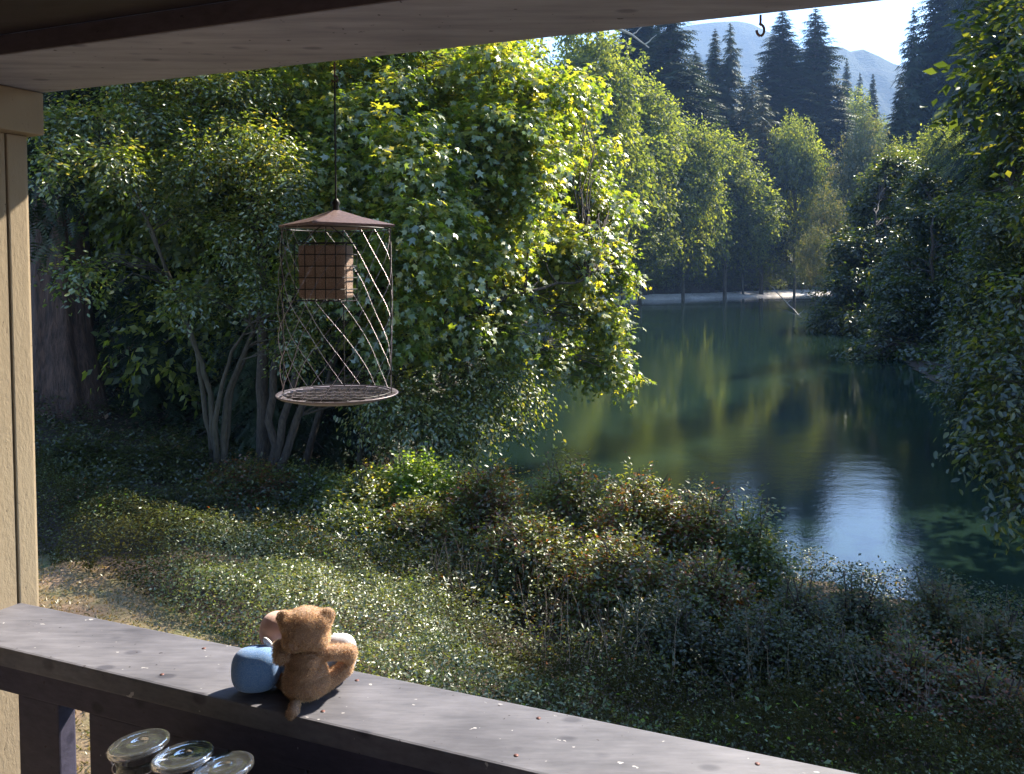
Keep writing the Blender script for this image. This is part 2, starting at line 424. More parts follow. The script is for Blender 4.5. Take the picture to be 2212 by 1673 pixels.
def make_tree(name, label, cat, base, blobs, leafn, per, size, lm, bm_, tpl=RHOMB, group=None, trunk_r=.15, stems=None, twig=.5, seed=1, ntw=200, limb_r=.03, **kw):
    r = np.random.default_rng(seed)
    base = np.array(base, float)
    root = empty(name, base, label=label, cat=cat, group=group)
    B = np.array(blobs, float)
    pos, dr, nm, sz, tt, c, tw, bi = crown_data(B, leafn//per, per, size, r, twig=twig, **kw)
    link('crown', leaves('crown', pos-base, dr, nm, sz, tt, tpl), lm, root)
    T = Tubes()
    tops = []
    if stems is None:
        top = B[:, :3].mean(0); top[2] = B[:, 2].max()
        stems = [[base, base+(top-base)*np.array([.3, .3, .35]), top]]
    for st in stems:
        st = [np.array(p, float) for p in st]
        pts = []
        for a, b in zip(st[:-1], st[1:]): pts += list(curve_pts(a, b, 6, 0, .02, r)[:-1])
        pts.append(st[-1]); pts = np.array(pts)
        rr = np.linspace(trunk_r, trunk_r*.25, len(pts)); rr[0] *= 1.35
        T.add(pts-base, rr, 9)
        tops.append(pts)
    allp = np.concatenate(tops)
    for b in B:
        cand = allp[allp[:, 2] < b[2]+b[5]*.3] if (allp[:, 2] < b[2]).any() else allp
        j = np.argmin(np.linalg.norm(cand-b[:3], axis=1)+.5*np.maximum(0, cand[:, 2]-b[2]+b[5]*.5))
        p0 = cand[j]; pts = curve_pts(p0, b[:3]+np.array([0, 0, b[5]*.2]), 7, .08, .03, r)
        T.add(pts-base, np.linspace(limb_r, limb_r*.3, 7), 6)
    k = min(ntw, len(c))
    for i in r.choice(len(c), k, replace=False):
        b = B[bi[i]]; p0 = b[:3]+(c[i]-b[:3])*.15
        pts = curve_pts(p0, c[i]+tw[i]*twig*.8, 5, -.03, .04, r)
        T.add(pts-base, np.linspace(limb_r*.28, limb_r*.08, 5), 4)
    link('trunk', T.mesh('trunk'), bm_, root)
    return root

def lumpy(cx, cy, cz, rx, ry, rz, n, lump, r):
    "sub-lumps over an egg-shaped envelope"
    out = [(cx, cy, cz, rx*.6, ry*.6, rz*.6)]
    for i in range(n):
        o = sph(1, r)[0]; f = r.uniform(.55, .95)
        if o[2] < -.6: o[2] *= -.5
        s = lump*r.uniform(.7, 1.25)
        tap = 1-.35*max(0, o[2])
        out.append((cx+o[0]*rx*f*tap, cy+o[1]*ry*f*tap, cz+o[2]*rz*f, s, s, s*.75))
    return out

# far broadleaf prototypes, then copies
def far_proto(seed, H, Wd, lm, size=.42, n=14000, lump=None):
    r = np.random.default_rng(seed)
    lump = lump or Wd*.27
    bl = lumpy(0, 0, H*.50, Wd*.5, Wd*.5, H*.47, 75, lump, r)
    pos, dr, nm, sz, tt, *_ = crown_data(bl, n//7, 7, size, r, twig=1.5, shell=5, tint0=.5, tspread=.55, updir=.35, flat=.6, droop=.3)
    me = leaves('crown', pos, dr, nm, sz, tt, RHOMB); me.materials.append(lm)
    T = Tubes()
    T.add(curve_pts((0, 0, -.5), (0, 0, H*.7), 8, 0, .015, r), np.linspace(H*.014, H*.004, 8), 8)
    for b in bl[:16]:
        T.add(curve_pts((0, 0, H*r.uniform(.2, .45)), b[:3], 6, .05, .03, r), np.linspace(H*.006, H*.002, 6), 5)
    mt = T.mesh('trunk'); mt.materials.append(M['bark_far'])
    return me, mt, H, Wd
def fir_proto(seed, H, Rb, lm, lev=46, nb=9, droop=.25, z0=.08, irregular=.25, power=.85, spr=7, sw=1.0):
    r = np.random.default_rng(seed)
    pos = []; dr = []; nm = []; sz = []; tt = []
    T = Tubes(); T.add([(0, 0, -.5), (0, 0, H*.5), (0, 0, H)], [H*.014, H*.008, H*.001], 8)
    for i in range(lev):
        f = z0+(1-z0)*(i+.5)/lev
        zc = H*f; L0 = Rb*(1-f)**power+Rb*.03
        n = max(5, int(nb*(1-.3*f))); a0 = r.uniform(0, 6.28)
        for k in range(n):
            a = a0+k*6.283/n+r.uniform(-.3, .3); L = L0*r.uniform(1-irregular*1.5, 1+irregular*.6)
            z = zc+r.uniform(-.5, .5)*H/lev
            bd = np.array([math.cos(a), math.sin(a), 0.])
            sdv = np.array([-bd[1], bd[0], 0])
            rise = .35*f
            T.add([(0, 0, z), tuple(bd*L*.9+np.array([0, 0, z+L*(rise-droop)]))], [H*.0016, H*.0005], 3)
            m = max(3, int(spr*(L/Rb)**.6+1))
            ct = np.clip(r.normal(.5, .25), 0, 1)
            for q_ in range(m):
                s = (q_+.6)/m
                zz = z+L*(rise*s-droop*s*s)
                p = bd*L*s+np.array([0, 0, zz])
                for sg in (-1, 1, 0):
                    if sg == 0 and q_ < m-2: continue
                    ln = (L*.42*(1.15-s*.75)+.02*Rb)*sw*r.uniform(.7, 1.2)
                    pos.append(p); dr.append(bd*(.75 if sg else 1)+sdv*sg*.8+np.array([0, 0, -.28-droop*.5])+r.normal(0, .13, 3))
                    nm.append(np.array([0, 0, 1.])+bd*.3+r.normal(0, .28, 3)); sz.append(ln); tt.append(np.clip(ct+r.normal(0, .2), 0, 1))
    me = leaves('crown', np.array(pos), np.array(dr), nrm(np.array(nm)), np.array(sz), np.array(tt), FROND); me.materials.append(lm)
    mt = T.mesh('trunk'); mt.materials.append(M['bark_far'])
    return me, mt, H, Rb*2
def put(proto, name, label, cat, loc, sx=1, sz=1, rz=0, group=None, lean=(0, 0)):
    me, mt, H, Wd = proto
    root = empty(name, loc, rz, label=label, cat=cat, group=group)
    root.scale = (sx, sx, sz); root.rotation_euler = (lean[0], lean[1], rz)
    link('crown', me, None, root); link('trunk', mt, None, root)
    return root
def put_px(proto, name, label, cat, x, ytop, dist, hw=None, rz=0, group=None, zb=None, lean=(0, 0)):
    "stand a copy where its top reaches picture height ytop at that distance"
    c = P(x, ytop, dist); z = float(hgt(c.x, c.y)) if zb is None else zb
    z = max(z, .05)
    H = c.z-z
    sz = H/proto[2]; s = sz if hw is None else (hw*2*dist/F)/proto[3]
    return put(proto, name, label, cat, (c.x, c.y, z-.1), s, sz, rz, group, lean)

FP = [far_proto(21, 30, 20, M['far_green'], .62, 32000, 2.7), far_proto(22, 30, 18, M['far_green'], .58, 32000, 2.4), far_proto(23, 26, 20, M['far_green'], .6, 32000, 2.6)]
GP = far_proto(25, 20, 18, M['far_gold'], .45, 15000, 2.6)
WP = far_proto(26, 10, 12, M['willow'], .26, 12000, 2.0)
FIR = [fir_proto(31, 46, 8.5, M['fir'], lev=56, nb=14, sw=1.7, spr=9, power=.7, droop=.2), fir_proto(32, 46, 7.5, M['fir'], lev=58, nb=13, irregular=.4, sw=1.7, spr=9, power=.62, droop=.2), fir_proto(33, 40, 8, M['fir'], lev=50, nb=12, droop=.28, irregular=.5, power=.6, sw=1.7)]
BFIR = fir_proto(34, 40, 8, M['brownfir'], lev=40, nb=8, droop=.3, irregular=.5, power=.5, z0=.2, sw=1.4)

g1 = 'broadleaf trees across the river'
put_px(FP[0], 'broadleaf_tree', 'tall rounded green tree right beside the near maple, reaching the beam', 'tree', 1250, -25, 100, 165, 0, g1)
put_px(FP[1], 'broadleaf_tree', 'broad green tree on the far shore below the dark fir top', 'tree', 1385, 95, 116, 125, 1.1, g1)
put_px(FP[2], 'broadleaf_tree', 'leafy green tree on the far shore stepping down towards the gravel', 'tree', 1480, 210, 126, 110, 2.3, g1)
put_px(FP[1], 'broadleaf_tree', 'green tree in the middle of the far shore below the brownish conifer', 'tree', 1570, 265, 139, 105, 4.0, g1)
put_px(FP[0], 'broadleaf_tree', 'small bright crown hanging over the grey willow', 'tree', 1610, 370, 147, 75, 5.0, g1)
put_px(FP[2], 'broadleaf_tree', 'yellow-green rounded tree in front of the pair of tall firs', 'tree', 1722, 210, 150, 85, .6, g1)
put_px(FP[1], 'broadleaf_tree', 'low green tree at the foot of the right tall fir', 'tree', 1800, 255, 205, 70, 3.0, g1)
put_px(FP[0], 'broadleaf_tree', 'hazy green tree under the small distant firs', 'tree', 1850, 195, 230, 75, 2.0, g1)
put_px(FP[2], 'broadleaf_tree', 'dim tree in the dark notch above the river bend', 'tree', 1700, 400, 215, 80, 2.9, g1)
put_px(FP[0], 'broadleaf_tree', 'dark leafy tree filling the river bend behind the golden trees', 'tree', 1770, 370, 225, 90, 1.9, g1)
put_px(FP[1], 'broadleaf_tree', 'green tree hidden mostly behind the maple, low on the far shore', 'tree', 1180, 230, 85, 120, 3.3, g1)
put_px(FP[2], 'broadleaf_tree', 'low spreading green tree dipping to the water at the gravel tip', 'tree', 1345, 380, 112, 110, .3, g1)
g2 = 'shrubs on the far gravel shore'
put_px(WP, 'willow_shrub', 'grey-green willow on the far gravel shore', 'shrub', 1560, 445, 153, 100, 0, g2)
put_px(WP, 'willow_shrub', 'pale willow bending right over the end of the gravel', 'shrub', 1640, 490, 163, 75, 1.4, g2)
put_px(WP, 'willow_shrub', 'low grey willow at the water below the spreading green tree', 'shrub', 1465, 530, 143, 80, 2.4, g2)
put_px(GP, 'golden_shrub', 'small yellow shrub leaning over the far shore', 'shrub', 1572, 560, 151, 38, .7, g2)
WG = (WP[0].copy(), WP[1], WP[2], WP[3]); WG[0].materials.clear(); WG[0].materials.append(M['far_green'])
for lab, x, y, t, hw, rz in (('low green bush at the left start of the gravel shore', 1330, 570, 131, 70, 0), ('round green bush on the gravel between the first and the grey willow', 1405, 575, 138, 60, 1), ('green bush in front of the trunks, left of the small yellow shrub', 1510, 570, 149, 60, 2), ('green bush just right of the small yellow shrub', 1620, 580, 160, 60, 3), ('last green bush before the dark bend', 1690, 560, 168, 55, 4)):
    put_px(WG, 'green_shrub', lab, 'shrub', x, y, t, hw, rz, g2)
g3 = 'golden trees on the right bank'
put_px(GP, 'golden_tree', 'pale golden tree at the left edge of the dark right bank', 'tree', 1785, 385, 110, 62, 0, g3, zb=.4)
put_px(GP, 'golden_tree', 'golden-green tree high above the right bank shrubs', 'tree', 1860, 215, 125, 75, 1.3, g3, zb=2)
put_px(GP, 'golden_tree', 'short golden tree beside the dark river bend', 'tree', 1765, 470, 100, 45, 2.6, g3, zb=.3)
g4 = 'firs above the far shore'
put_px(FIR[0], 'fir_tree', 'left of the pair of tall dark firs against the white sky', 'tree', 1690, 26, 185, 110, 0, g4)
put_px(FIR[1], 'fir_tree', 'right of the pair of tall dark firs against the white sky', 'tree', 1762, 18, 190, 100, 1, g4)
put_px(FIR[2], 'fir_tree', 'dark ragged fir whose top touches the beam left of the hills', 'tree', 1450, -25, 150, 115, 2, g4)
put_px(FIR[0], 'fir_tree', 'dark fir with its top hidden by the beam beside the ragged fir', 'tree', 1385, -60, 160, 115, 3.4, g4)
put_px(FIR[1], 'fir_tree', 'slim fir in front of the blue hill, left one of two', 'tree', 1545, 62, 165, 48, 4, g4)
put_px(FIR[2], 'fir_tree', 'slim fir in front of the blue hill, right one of two', 'tree', 1578, 50, 165, 58, 5, g4)
put_px(BFIR, 'fir_tree', 'thin brownish conifer beside the left tall fir', 'tree', 1625, 165, 160, 75, 0, g4)
put_px(BFIR, 'fir_tree', 'thin brownish conifer above the middle of the far shore', 'tree', 1520, 170, 160, 85, 2, g4)
put_px(FIR[1], 'fir_tree', 'small distant fir, slimmest and tallest below the right ridge', 'tree', 1829, 128, 270, 28, 2, g4)
put_px(FIR[2], 'fir_tree', 'small distant fir in the middle below the right ridge', 'tree', 1858, 158, 280, 28, 1, g4)
put_px(FIR[0], 'fir_tree', 'small distant fir beside the big trees of the right bank', 'tree', 1886, 160, 260, 32, 6, g4)

put_px(FIR[1], 'fir_tree', 'dark fir filling the gap right of the ragged fir', 'tree', 1502, 110, 158, 75, 1.5, g4)
put_px(FIR[2], 'fir_tree', 'short dark fir between the slim firs and the left tall fir', 'tree', 1602, 175, 172, 75, 3.5, g4)
put_px(BFIR, 'fir_tree', 'second brownish conifer, just left of the left tall fir', 'tree', 1650, 190, 150, 65, 4.2, g4)
put_px(FIR[0], 'fir_tree', 'dark fir behind the foot of the right tall fir', 'tree', 1815, 190, 190, 70, 5.2, g4)
# right bank conifers
g5 = 'conifers on the right bank'
put_px(FIR[2], 'conifer_tree', 'blue-green pointed conifer at the right edge of the sky', 'tree', 1974, 18, 170, 62, 1.0, g5, zb=2)
put_px(FIR[0], 'conifer_tree', 'green conifer standing under the bluish pointed one', 'tree', 1945, 170, 150, 60, 2.0, g5, zb=2)
CD = fir_proto(35, 26, 5.2, M['fir'], lev=62, nb=11, droop=.5, irregular=.35, power=.6, spr=12, sw=.7, z0=.06)
put_px(FIR[1], 'conifer_tree', 'huge dark conifer right of the pointed one, its top above the picture', 'tree', 2035, -140, 175, 90, 1.0, g5, zb=3)
put_px(FIR[0], 'conifer_tree', 'second huge dark conifer behind the corner cedar', 'tree', 2110, -220, 165, 110, 2.0, g5, zb=3)
put_px(FP[1], 'broadleaf_tree', 'dark rounded tree at the foot of the pointed conifer', 'tree', 1950, 275, 120, 80, 2.0, g5, zb=2)
put_px(FP[2], 'broadleaf_tree', 'dark rounded tree under the huge conifers on the right bank', 'tree', 2040, 230, 105, 95, 3.0, g5, zb=2)
put(CD, 'cedar_tree', 'dark drooping cedar filling the upper right corner', 'tree', (28.6, 46, 3), .8, 1.3, .5, g5)
put(CD, 'cedar_tree', 'dark tall cedar at the right picture edge behind the leafy trees', 'tree', (27.5, 38, 4), .95, 1.35, 2.5, g5)
put(CD, 'cedar_tree', 'dark cedar standing inland of the corner cedar', 'tree', (37, 50, 5), 1.2, 1.45, 4.5, g5)
put(CD, 'cedar_tree', 'cedar further up the right bank between the leafy trees and the pointed conifer', 'tree', (40, 64, 3), .9, 1.35, 1.7, g5)
put(CD, 'cedar_tree', 'cedar hidden up to its middle by the far right bank shrubs', 'tree', (54, 84, 3), 1.0, 1.35, 3.1, g5)

# ------------------------------------------------------------------ near trees
def pb(x, y, t, rpx, ry=None, depth=1.0):
    "blob around the point seen at x, y at depth t with radius given in picture units"
    c = P(x, y, t); a = rpx*t/F; b = (ry or rpx)*t/F
    return (c.x, c.y, c.z, a, a*depth, b)
def gz(x, y): return float(hgt(x, y))

def sublobes(blobs, k, f, flat, seed, core=.55):
    r = np.random.default_rng(seed); out = []
    for b in blobs:
        b = np.array(b); m = b[3:].mean()
        out.append((*b[:3], *(b[3:]*core)))
        for i in range(k):
            o = sph(1, r)[0]; q = m*f*r.uniform(.7, 1.35)
            out.append((*(b[:3]+o*b[3:]*r.uniform(.6, 1.02)), q, q, q*flat))
    return out
# big-leaved maple in the middle left, leaning over the water
def mpb(x, y, t, *r): return pb(x, y, t+2.4*min(1, max(0, (x-1020)/230)), *r)
mb = [mpb(700, 300, 13, 120), mpb(850, 190, 14, 130), mpb(1010, 210, 14.5, 120), mpb(1120, 190, 15.5, 90), mpb(1170, 290, 15, 110), mpb(1230, 230, 16.5, 60), mpb(1260, 400, 15.5, 95),
      mpb(1050, 360, 13.5, 130), mpb(880, 370, 12.5, 130), mpb(1290, 520, 15, 75), mpb(1180, 520, 14, 110), mpb(1030, 540, 13.6, 120), mpb(900, 560, 12, 110), mpb(1230, 640, 14.5, 90), mpb(1100, 660, 13.5, 100),
      mpb(960, 700, 13.6, 100), mpb(1300, 690, 14.5, 55), mpb(1270, 780, 14.5, 70, 45), mpb(1335, 800, 14.3, 45, 40), mpb(1325, 440, 15.5, 45), mpb(1170, 770, 14, 45, 30), mpb(830, 720, 12.8, 90), mpb(740, 560, 12.5, 110), mpb(760, 420, 12.5, 90),
      mpb(1330, 600, 15, 35), pb(1131, 278, 13.5, 85), pb(1060, 240, 13.2, 85), pb(1185, 200, 14, 70), pb(1000, 310, 13, 85), pb(1130, 400, 13.5, 90), pb(1060, 140, 13.4, 80), pb(960, 420, 12.6, 80), mpb(1080, 130, 16, 70), mpb(930, 110, 15, 90), mpb(760, 130, 14, 100), mpb(640, 200, 13.5, 100)]
b0 = P(580, 955, 13.2); mx, my = b0.x, b0.y; mz = gz(mx, my)
def S(*pts): return [(mx, my, mz-.1)]+[tuple(P(*p)) for p in pts]
make_tree('maple_tree', 'big-leaved maple with sunlit yellow-green crown leaning out over the water', 'tree', (mx, my, mz-.1), sublobes(mb, 7, .38, .45, 91), 78000, 8, .128, M['maple'], M['bark'], MAPLE,
          trunk_r=.075, stems=[S((590, 800, 13.2), (640, 600, 13.3), (700, 350, 13.6), (800, 150, 14.3)), S((640, 800, 13.1), (850, 600, 13.3), (1050, 420, 14)), S((660, 860, 13.2), (860, 760, 13), (1100, 640, 13.8), (1270, 600, 14.8))],
          twig=.42, seed=5, ntw=600, limb_r=.02, shell=2.5, tint0=.55, tspread=.42, droop=.35, updir=.5, flat=.5)
# lower lacy boughs by the water
hb_ = [pb(1080, 830, 14.5, 80, 45), pb(1000, 880, 14, 90, 45), pb(900, 900, 13.5, 90, 50), pb(1130, 880, 14.8, 40, 25), pb(960, 950, 13.6, 60, 35), pb(840, 850, 13, 70, 55), pb(1010, 780, 14, 60, 50)]
b1 = P(760, 985, 13.9); hz = gz(b1.x, b1.y)
make_tree('young_tree', 'small-leaved young tree with drooping boughs at the water below the maple', 'tree', (b1.x, b1.y, hz-.05), hb_, 13000, 8, .085, M['small'], M['bark'], OVAL,
          trunk_r=.06, stems=[[(b1.x, b1.y, hz-.05), tuple(P(790, 900, 13.9)), tuple(P(900, 850, 13.9)), tuple(P(1050, 800, 14.4))]], updir=.5, twig=.5, seed=8, ntw=260, limb_r=.02, shell=3, tint0=.5, tspread=.4, droop=.5)
# small leaved tree on the left
lb = [pb(190, 260, 11, 90, 60), pb(330, 250, 11.5, 110, 70), pb(470, 240, 12, 110, 80), pb(580, 330, 11.5, 90, 80), pb(430, 350, 11, 90, 50), pb(260, 350, 10.5, 80, 40), pb(600, 460, 11.5, 80, 60), pb(500, 520, 11.5, 70, 55),
      pb(160, 590, 10, 55, 30), pb(400, 640, 11.5, 60, 40), pb(560, 620, 12, 70, 50), pb(640, 740, 12, 55, 50), pb(520, 190, 12.5, 130, 50), pb(380, 450, 12.5, 60, 30), pb(120, 360, 10, 40, 50), pb(690, 640, 12.3, 60, 60), pb(300, 200, 12, 120, 45)]
b2 = P(470, 950, 12.6); l_z = gz(b2.x, b2.y)
make_tree('dogwood_tree', 'small-leaved forked tree with bare arching stems in front of the dark slope', 'tree', (b2.x, b2.y, l_z-.1), sublobes(lb, 6, .36, .4, 92), 40000, 7, .072, M['small'], M['bark'], OVAL,
          trunk_r=.052, stems=[[(b2.x, b2.y, l_z-.1), tuple(P(455, 850, 12.6)), tuple(P(420, 740, 12.4)), tuple(P(330, 500, 12)), tuple(P(250, 370, 11.5))],
                              [(b2.x, b2.y, l_z-.1), tuple(P(490, 860, 12.5)), tuple(P(545, 720, 12.3)), tuple(P(560, 500, 12)), tuple(P(480, 260, 12.2))],
                              [(b2.x+.05, b2.y, l_z-.1), tuple(P(500, 840, 12.7)), tuple(P(560, 690, 12.8)), tuple(P(640, 520, 12.5))],
                              [(b2.x-.08, b2.y, l_z-.1), tuple(P(470, 880, 12.4)), tuple(P(500, 760, 12.2)), tuple(P(540, 700, 12))], [(b2.x-.05, b2.y+.1, l_z-.1), tuple(P(440, 860, 12.8)), tuple(P(425, 760, 12.8)), tuple(P(300, 430, 12.6)), tuple(P(230, 300, 12.4))]],
          twig=.36, seed=9, ntw=500, limb_r=.014, shell=2.2, tint0=.5, tspread=.42, droop=.3, updir=.5)
# straight trunk beside it
def trunk_only(name, label, base, top, r0, mat, k=14, furrow=.0, group=None):
    root = empty(name, base, label=label, cat='tree', group=group)
    T = Tubes(); n = 22
    pts = curve_pts((0, 0, -.2), np.array(top)-np.array(base), n, 0, .003)
    rr = np.linspace(r0, r0*.6, n)*(1+.5*np.exp(-np.linspace(0, 1, n)*14))
    T.add(pts, rr, k)
    V = np.concatenate(T.V)
    if furrow:
        ang = np.tile(np.arange(k)*2*PI/k, n); zz = np.repeat(np.arange(n), k)
        c = np.repeat(pts, k, 0); V = c+(V-c)*(1+furrow*np.sin(ang*7+zz*.15)+furrow*.6*np.sin(ang*13+1+zz*.4))[:, None]
        T.V = [V]
    link('trunk', T.mesh('trunk'), mat, root)
    return root
q0 = P(568, 955, 13.6); trunk_only('maple_tree', 'straight grey moss-flecked trunk standing just behind the bird feeder tray', (q0.x, q0.y, gz(q0.x, q0.y)), tuple(P(566, 250, 13.9)), .115, M['bark'])
q0 = P(640, 940, 14.5); trunk_only('maple_tree', 'thin leaning trunk to the right of the straight grey trunk', (q0.x, q0.y, gz(q0.x, q0.y)), tuple(P(760, 640, 15)), .07, M['bark'])
q0 = P(135, 860, 15.5); ced = trunk_only('cedar_tree', 'massive reddish furrowed cedar trunk beside the wall on the left', (q0.x, q0.y, gz(q0.x, q0.y)-.1), tuple(P(120, -500, 16.5)), .56, M['bark_cedar'], 72, .05)
cbx, cby = ced.location[0], ced.location[1]
hi = [(cbx+a_, cby+b_, z_, 2.6, 2.6, 1.3) for a_, b_, z_ in ((0, 0, 12), (2.6, -2.4, 10.5), (-2.5, -1, 11), (1.5, 2.5, 11), (0, -3.4, 12), (3, .5, 13), (0, 0, 16), (-1.5, 1.5, 19), (4.6, -3.8, 11.5), (5.2, -1, 12.5), (1, -6, 12))]
cb = [pb(90, 120, 13.5, 120, 60), pb(200, 150, 14, 110, 50), pb(60, 260, 13, 70, 90), pb(110, 420, 13.2, 30, 90), pb(250, 100, 15, 150, 60)]
d1 = crown_data(cb, 900, 6, .3, np.random.default_rng(3), twig=.6, droop=1.2, shell=2.5)[:5]
d2 = crown_data(hi, 2200, 6, .55, np.random.default_rng(4), twig=.9, droop=.8, shell=1.8)[:5]
pos, dr, nm, sz, tt = [np.concatenate([a_, b_]) for a_, b_ in zip(d1, d2)]
link('crown', leaves('crown', pos-np.array(ced.location), dr, nm, sz, tt, FROND), M['fir'], ced)
# bushes on the dark slope behind (left)
for k_, (x, y, t) in enumerate([(330, 860, 19), (700, 880, 19)]):
    c = P(x, y, t)
# slope trees behind the left crown
dk = [('dark slope tree showing between the cedar trunk and the forked stems', -12.5, 26, .0, .62), ('dark slope tree behind the forked tree', -9, 27, 1.1, .7), ('dark slope tree behind the maple stems', -5.5, 30, 2.2, .8),
      ('dark slope tree at the far left behind the cedar trunk', -18, 24, 3.1, .75), ('shaded green tree behind the maple crown near the bank', -3.2, 38, 4, .85), ('shaded tree higher up the left slope', -11, 36, 5, .95)]
for lb_, x, y, rz, s in dk: put(FP[int(rz) % 3], 'slope_tree', lb_, 'tree', (x, y, gz(x, y)-.3), s*.62, s, rz, 'dark trees on the left slope')
for lb_, x, y, rz, s_, z_s in (('dense dark green tree added for shade on the bank right behind the maple', -3.7, 17.2, 0, .30, .34), ('dense dark green tree added for shade behind the forked stems', -6.3, 17.6, 2, .30, .36), ('dense dark green tree added for shade between forked stems and cedar trunk', -9.2, 19.5, 4, .34, .40)):
    put(FP[int(rz) % 3], 'slope_tree', lb_, 'tree', (x, y, gz(x, y)-.2), s_, z_s, rz, 'dark trees on the left slope')  # added to keep sun off the slope; dark fill behind the stems
dk = [('tall dark fir up the left slope beside the cedar trunk', -15, 33, 0, .6), ('tall dark fir up the left slope behind the forked tree', -8, 40, 2, .65), ('tall fir behind the maple crown', -2.8, 55, 1, .75), ('dark fir furthest left on the slope', -22, 34, 3, .7)]
for lb_, x, y, rz, s in dk: put(FIR[int(rz) % 3], 'slope_fir', lb_, 'tree', (x, y, gz(x, y)-.3), s, s*.8, rz, 'dark firs on the left slope')

# right bank: overhanging shrubs and trees
rb1 = [pb(1835, 560, 64, 70, 60), pb(1800, 630, 62, 55, 50), pb(1870, 640, 62, 70, 55), pb(1900, 560, 64, 60), pb(1940, 480, 66, 55), pb(1880, 470, 68, 55), pb(1920, 650, 60, 60, 50), pb(1850, 690, 58, 60, 25), pb(1790, 690, 60, 40, 25), pb(1960, 560, 62, 60), pb(1900, 400, 70, 55), pb(1950, 370, 70, 45)]
def top_of(rb, x, y): return (x, y, gz(x, y)-.1)
c = top_of(rb1, 29.5, 63)
make_tree('alder_tree', 'dark leafy tree on the right bank where the water narrows to the bend', 'tree', c, sublobes(rb1, 5, .38, .6, 93), 34000, 8, .34, M['right'], M['bark'], OVAL, trunk_r=.12,
          stems=[[c, (29.3, 63, 5), (29, 63, 9), tuple(P(1900, 430, 66))], [c, (28, 62, 2.5), tuple(P(1850, 620, 61))]], twig=1.1, seed=12, ntw=200, limb_r=.05, shell=3, tint0=.45, tspread=.4, droop=.4)
rb1b = [pb(1960, 560, 46, 75), pb(2030, 480, 46, 75), pb(1930, 680, 43, 65), pb(2000, 650, 43, 85), pb(1900, 760, 42, 60, 40), pb(1970, 780, 41, 85, 60), pb(2050, 720, 41, 80), pb(2080, 580, 43, 80), pb(1860, 800, 41, 40, 28), pb(2060, 820, 38, 80, 50), pb(2000, 400, 48, 45)]
c = top_of(rb1b, 23.6, 43)
make_tree('alder_tree', 'dark round-topped tree bowing over its reflection on the right bank', 'tree', c, sublobes(rb1b, 5, .38, .6, 94), 40000, 8, .24, M['right'], M['bark'], OVAL, trunk_r=.12,
          stems=[[c, (23, 43, 4), (22.8, 43, 7), tuple(P(2020, 460, 46))], [c, (21.5, 42, 2.5), tuple(P(1960, 740, 41.5))]], twig=.85, seed=16, ntw=200, limb_r=.04, shell=3, tint0=.42, tspread=.4, droop=.4)
rb2 = [pb(2150, 560, 23, 90), pb(2200, 480, 21, 100), pb(2130, 430, 25, 80), pb(2210, 640, 20, 110), pb(2130, 690, 21, 85), pb(2110, 800, 21, 75, 70), pb(2190, 820, 19, 100), pb(2160, 330, 25, 80), pb(2230, 920, 17.5, 90), pb(2290, 760, 18, 100), pb(2330, 560, 19, 130), pb(2240, 300, 23, 110), pb(2150, 900, 20, 60, 50)]
c = top_of(rb2, 16.2, 20.5)
make_tree('alder_tree', 'glossy-leaved tree leaning out from the right picture edge above the dark water', 'tree', c, sublobes(rb2, 5, .38, .6, 95), 46000, 8, .145, M['right'], M['bark'], OVAL, trunk_r=.22,
          stems=[[c, (15.9, 20.5, 3.5), (15.4, 20.8, 6), tuple(P(2190, 420, 23))], [c, (15, 20, 2.2), tuple(P(2170, 740, 20))]], twig=.55, seed=13, ntw=260, limb_r=.03, shell=3, tint0=.5, tspread=.45, droop=.35)
rb3 = [pb(2195, 640, 10.5, 60, 70), pb(2170, 760, 10.2, 60, 60), pb(2215, 830, 9.6, 70, 80), pb(2150, 900, 9.8, 45, 50), pb(2110, 960, 9.9, 30, 35), pb(2190, 980, 9.2, 45, 60), pb(2205, 1090, 9, 30, 60), pb(2250, 430, 11, 50, 80), pb(2290, 700, 10, 90, 120), pb(2300, 950, 9, 90, 110), pb(2420, 300, 11, 120, 150), pb(2190, 20, 10, 22, 16), pb(2200, 130, 10.4, 16, 30)]
c = (9.6, 7.4, gz(9.6, 7.4)-.1)
make_tree('cherry_tree', 'nearest right-hand tree with separate shiny oval leaves on hanging sprays', 'tree', c, rb3, 9500, 6, .105, M['right'], M['bark'], OVAL, trunk_r=.13,
          stems=[[c, (8.9, 7.8, 3.6), (8.2, 9, 6.2), tuple(P(2260, 60, 10.5))], [c, (8.5, 8, 3.2), tuple(P(2230, 800, 9.8))]], twig=.38, seed=14, ntw=420, limb_r=.022, shell=2.2, tint0=.6, tspread=.5, droop=.45)
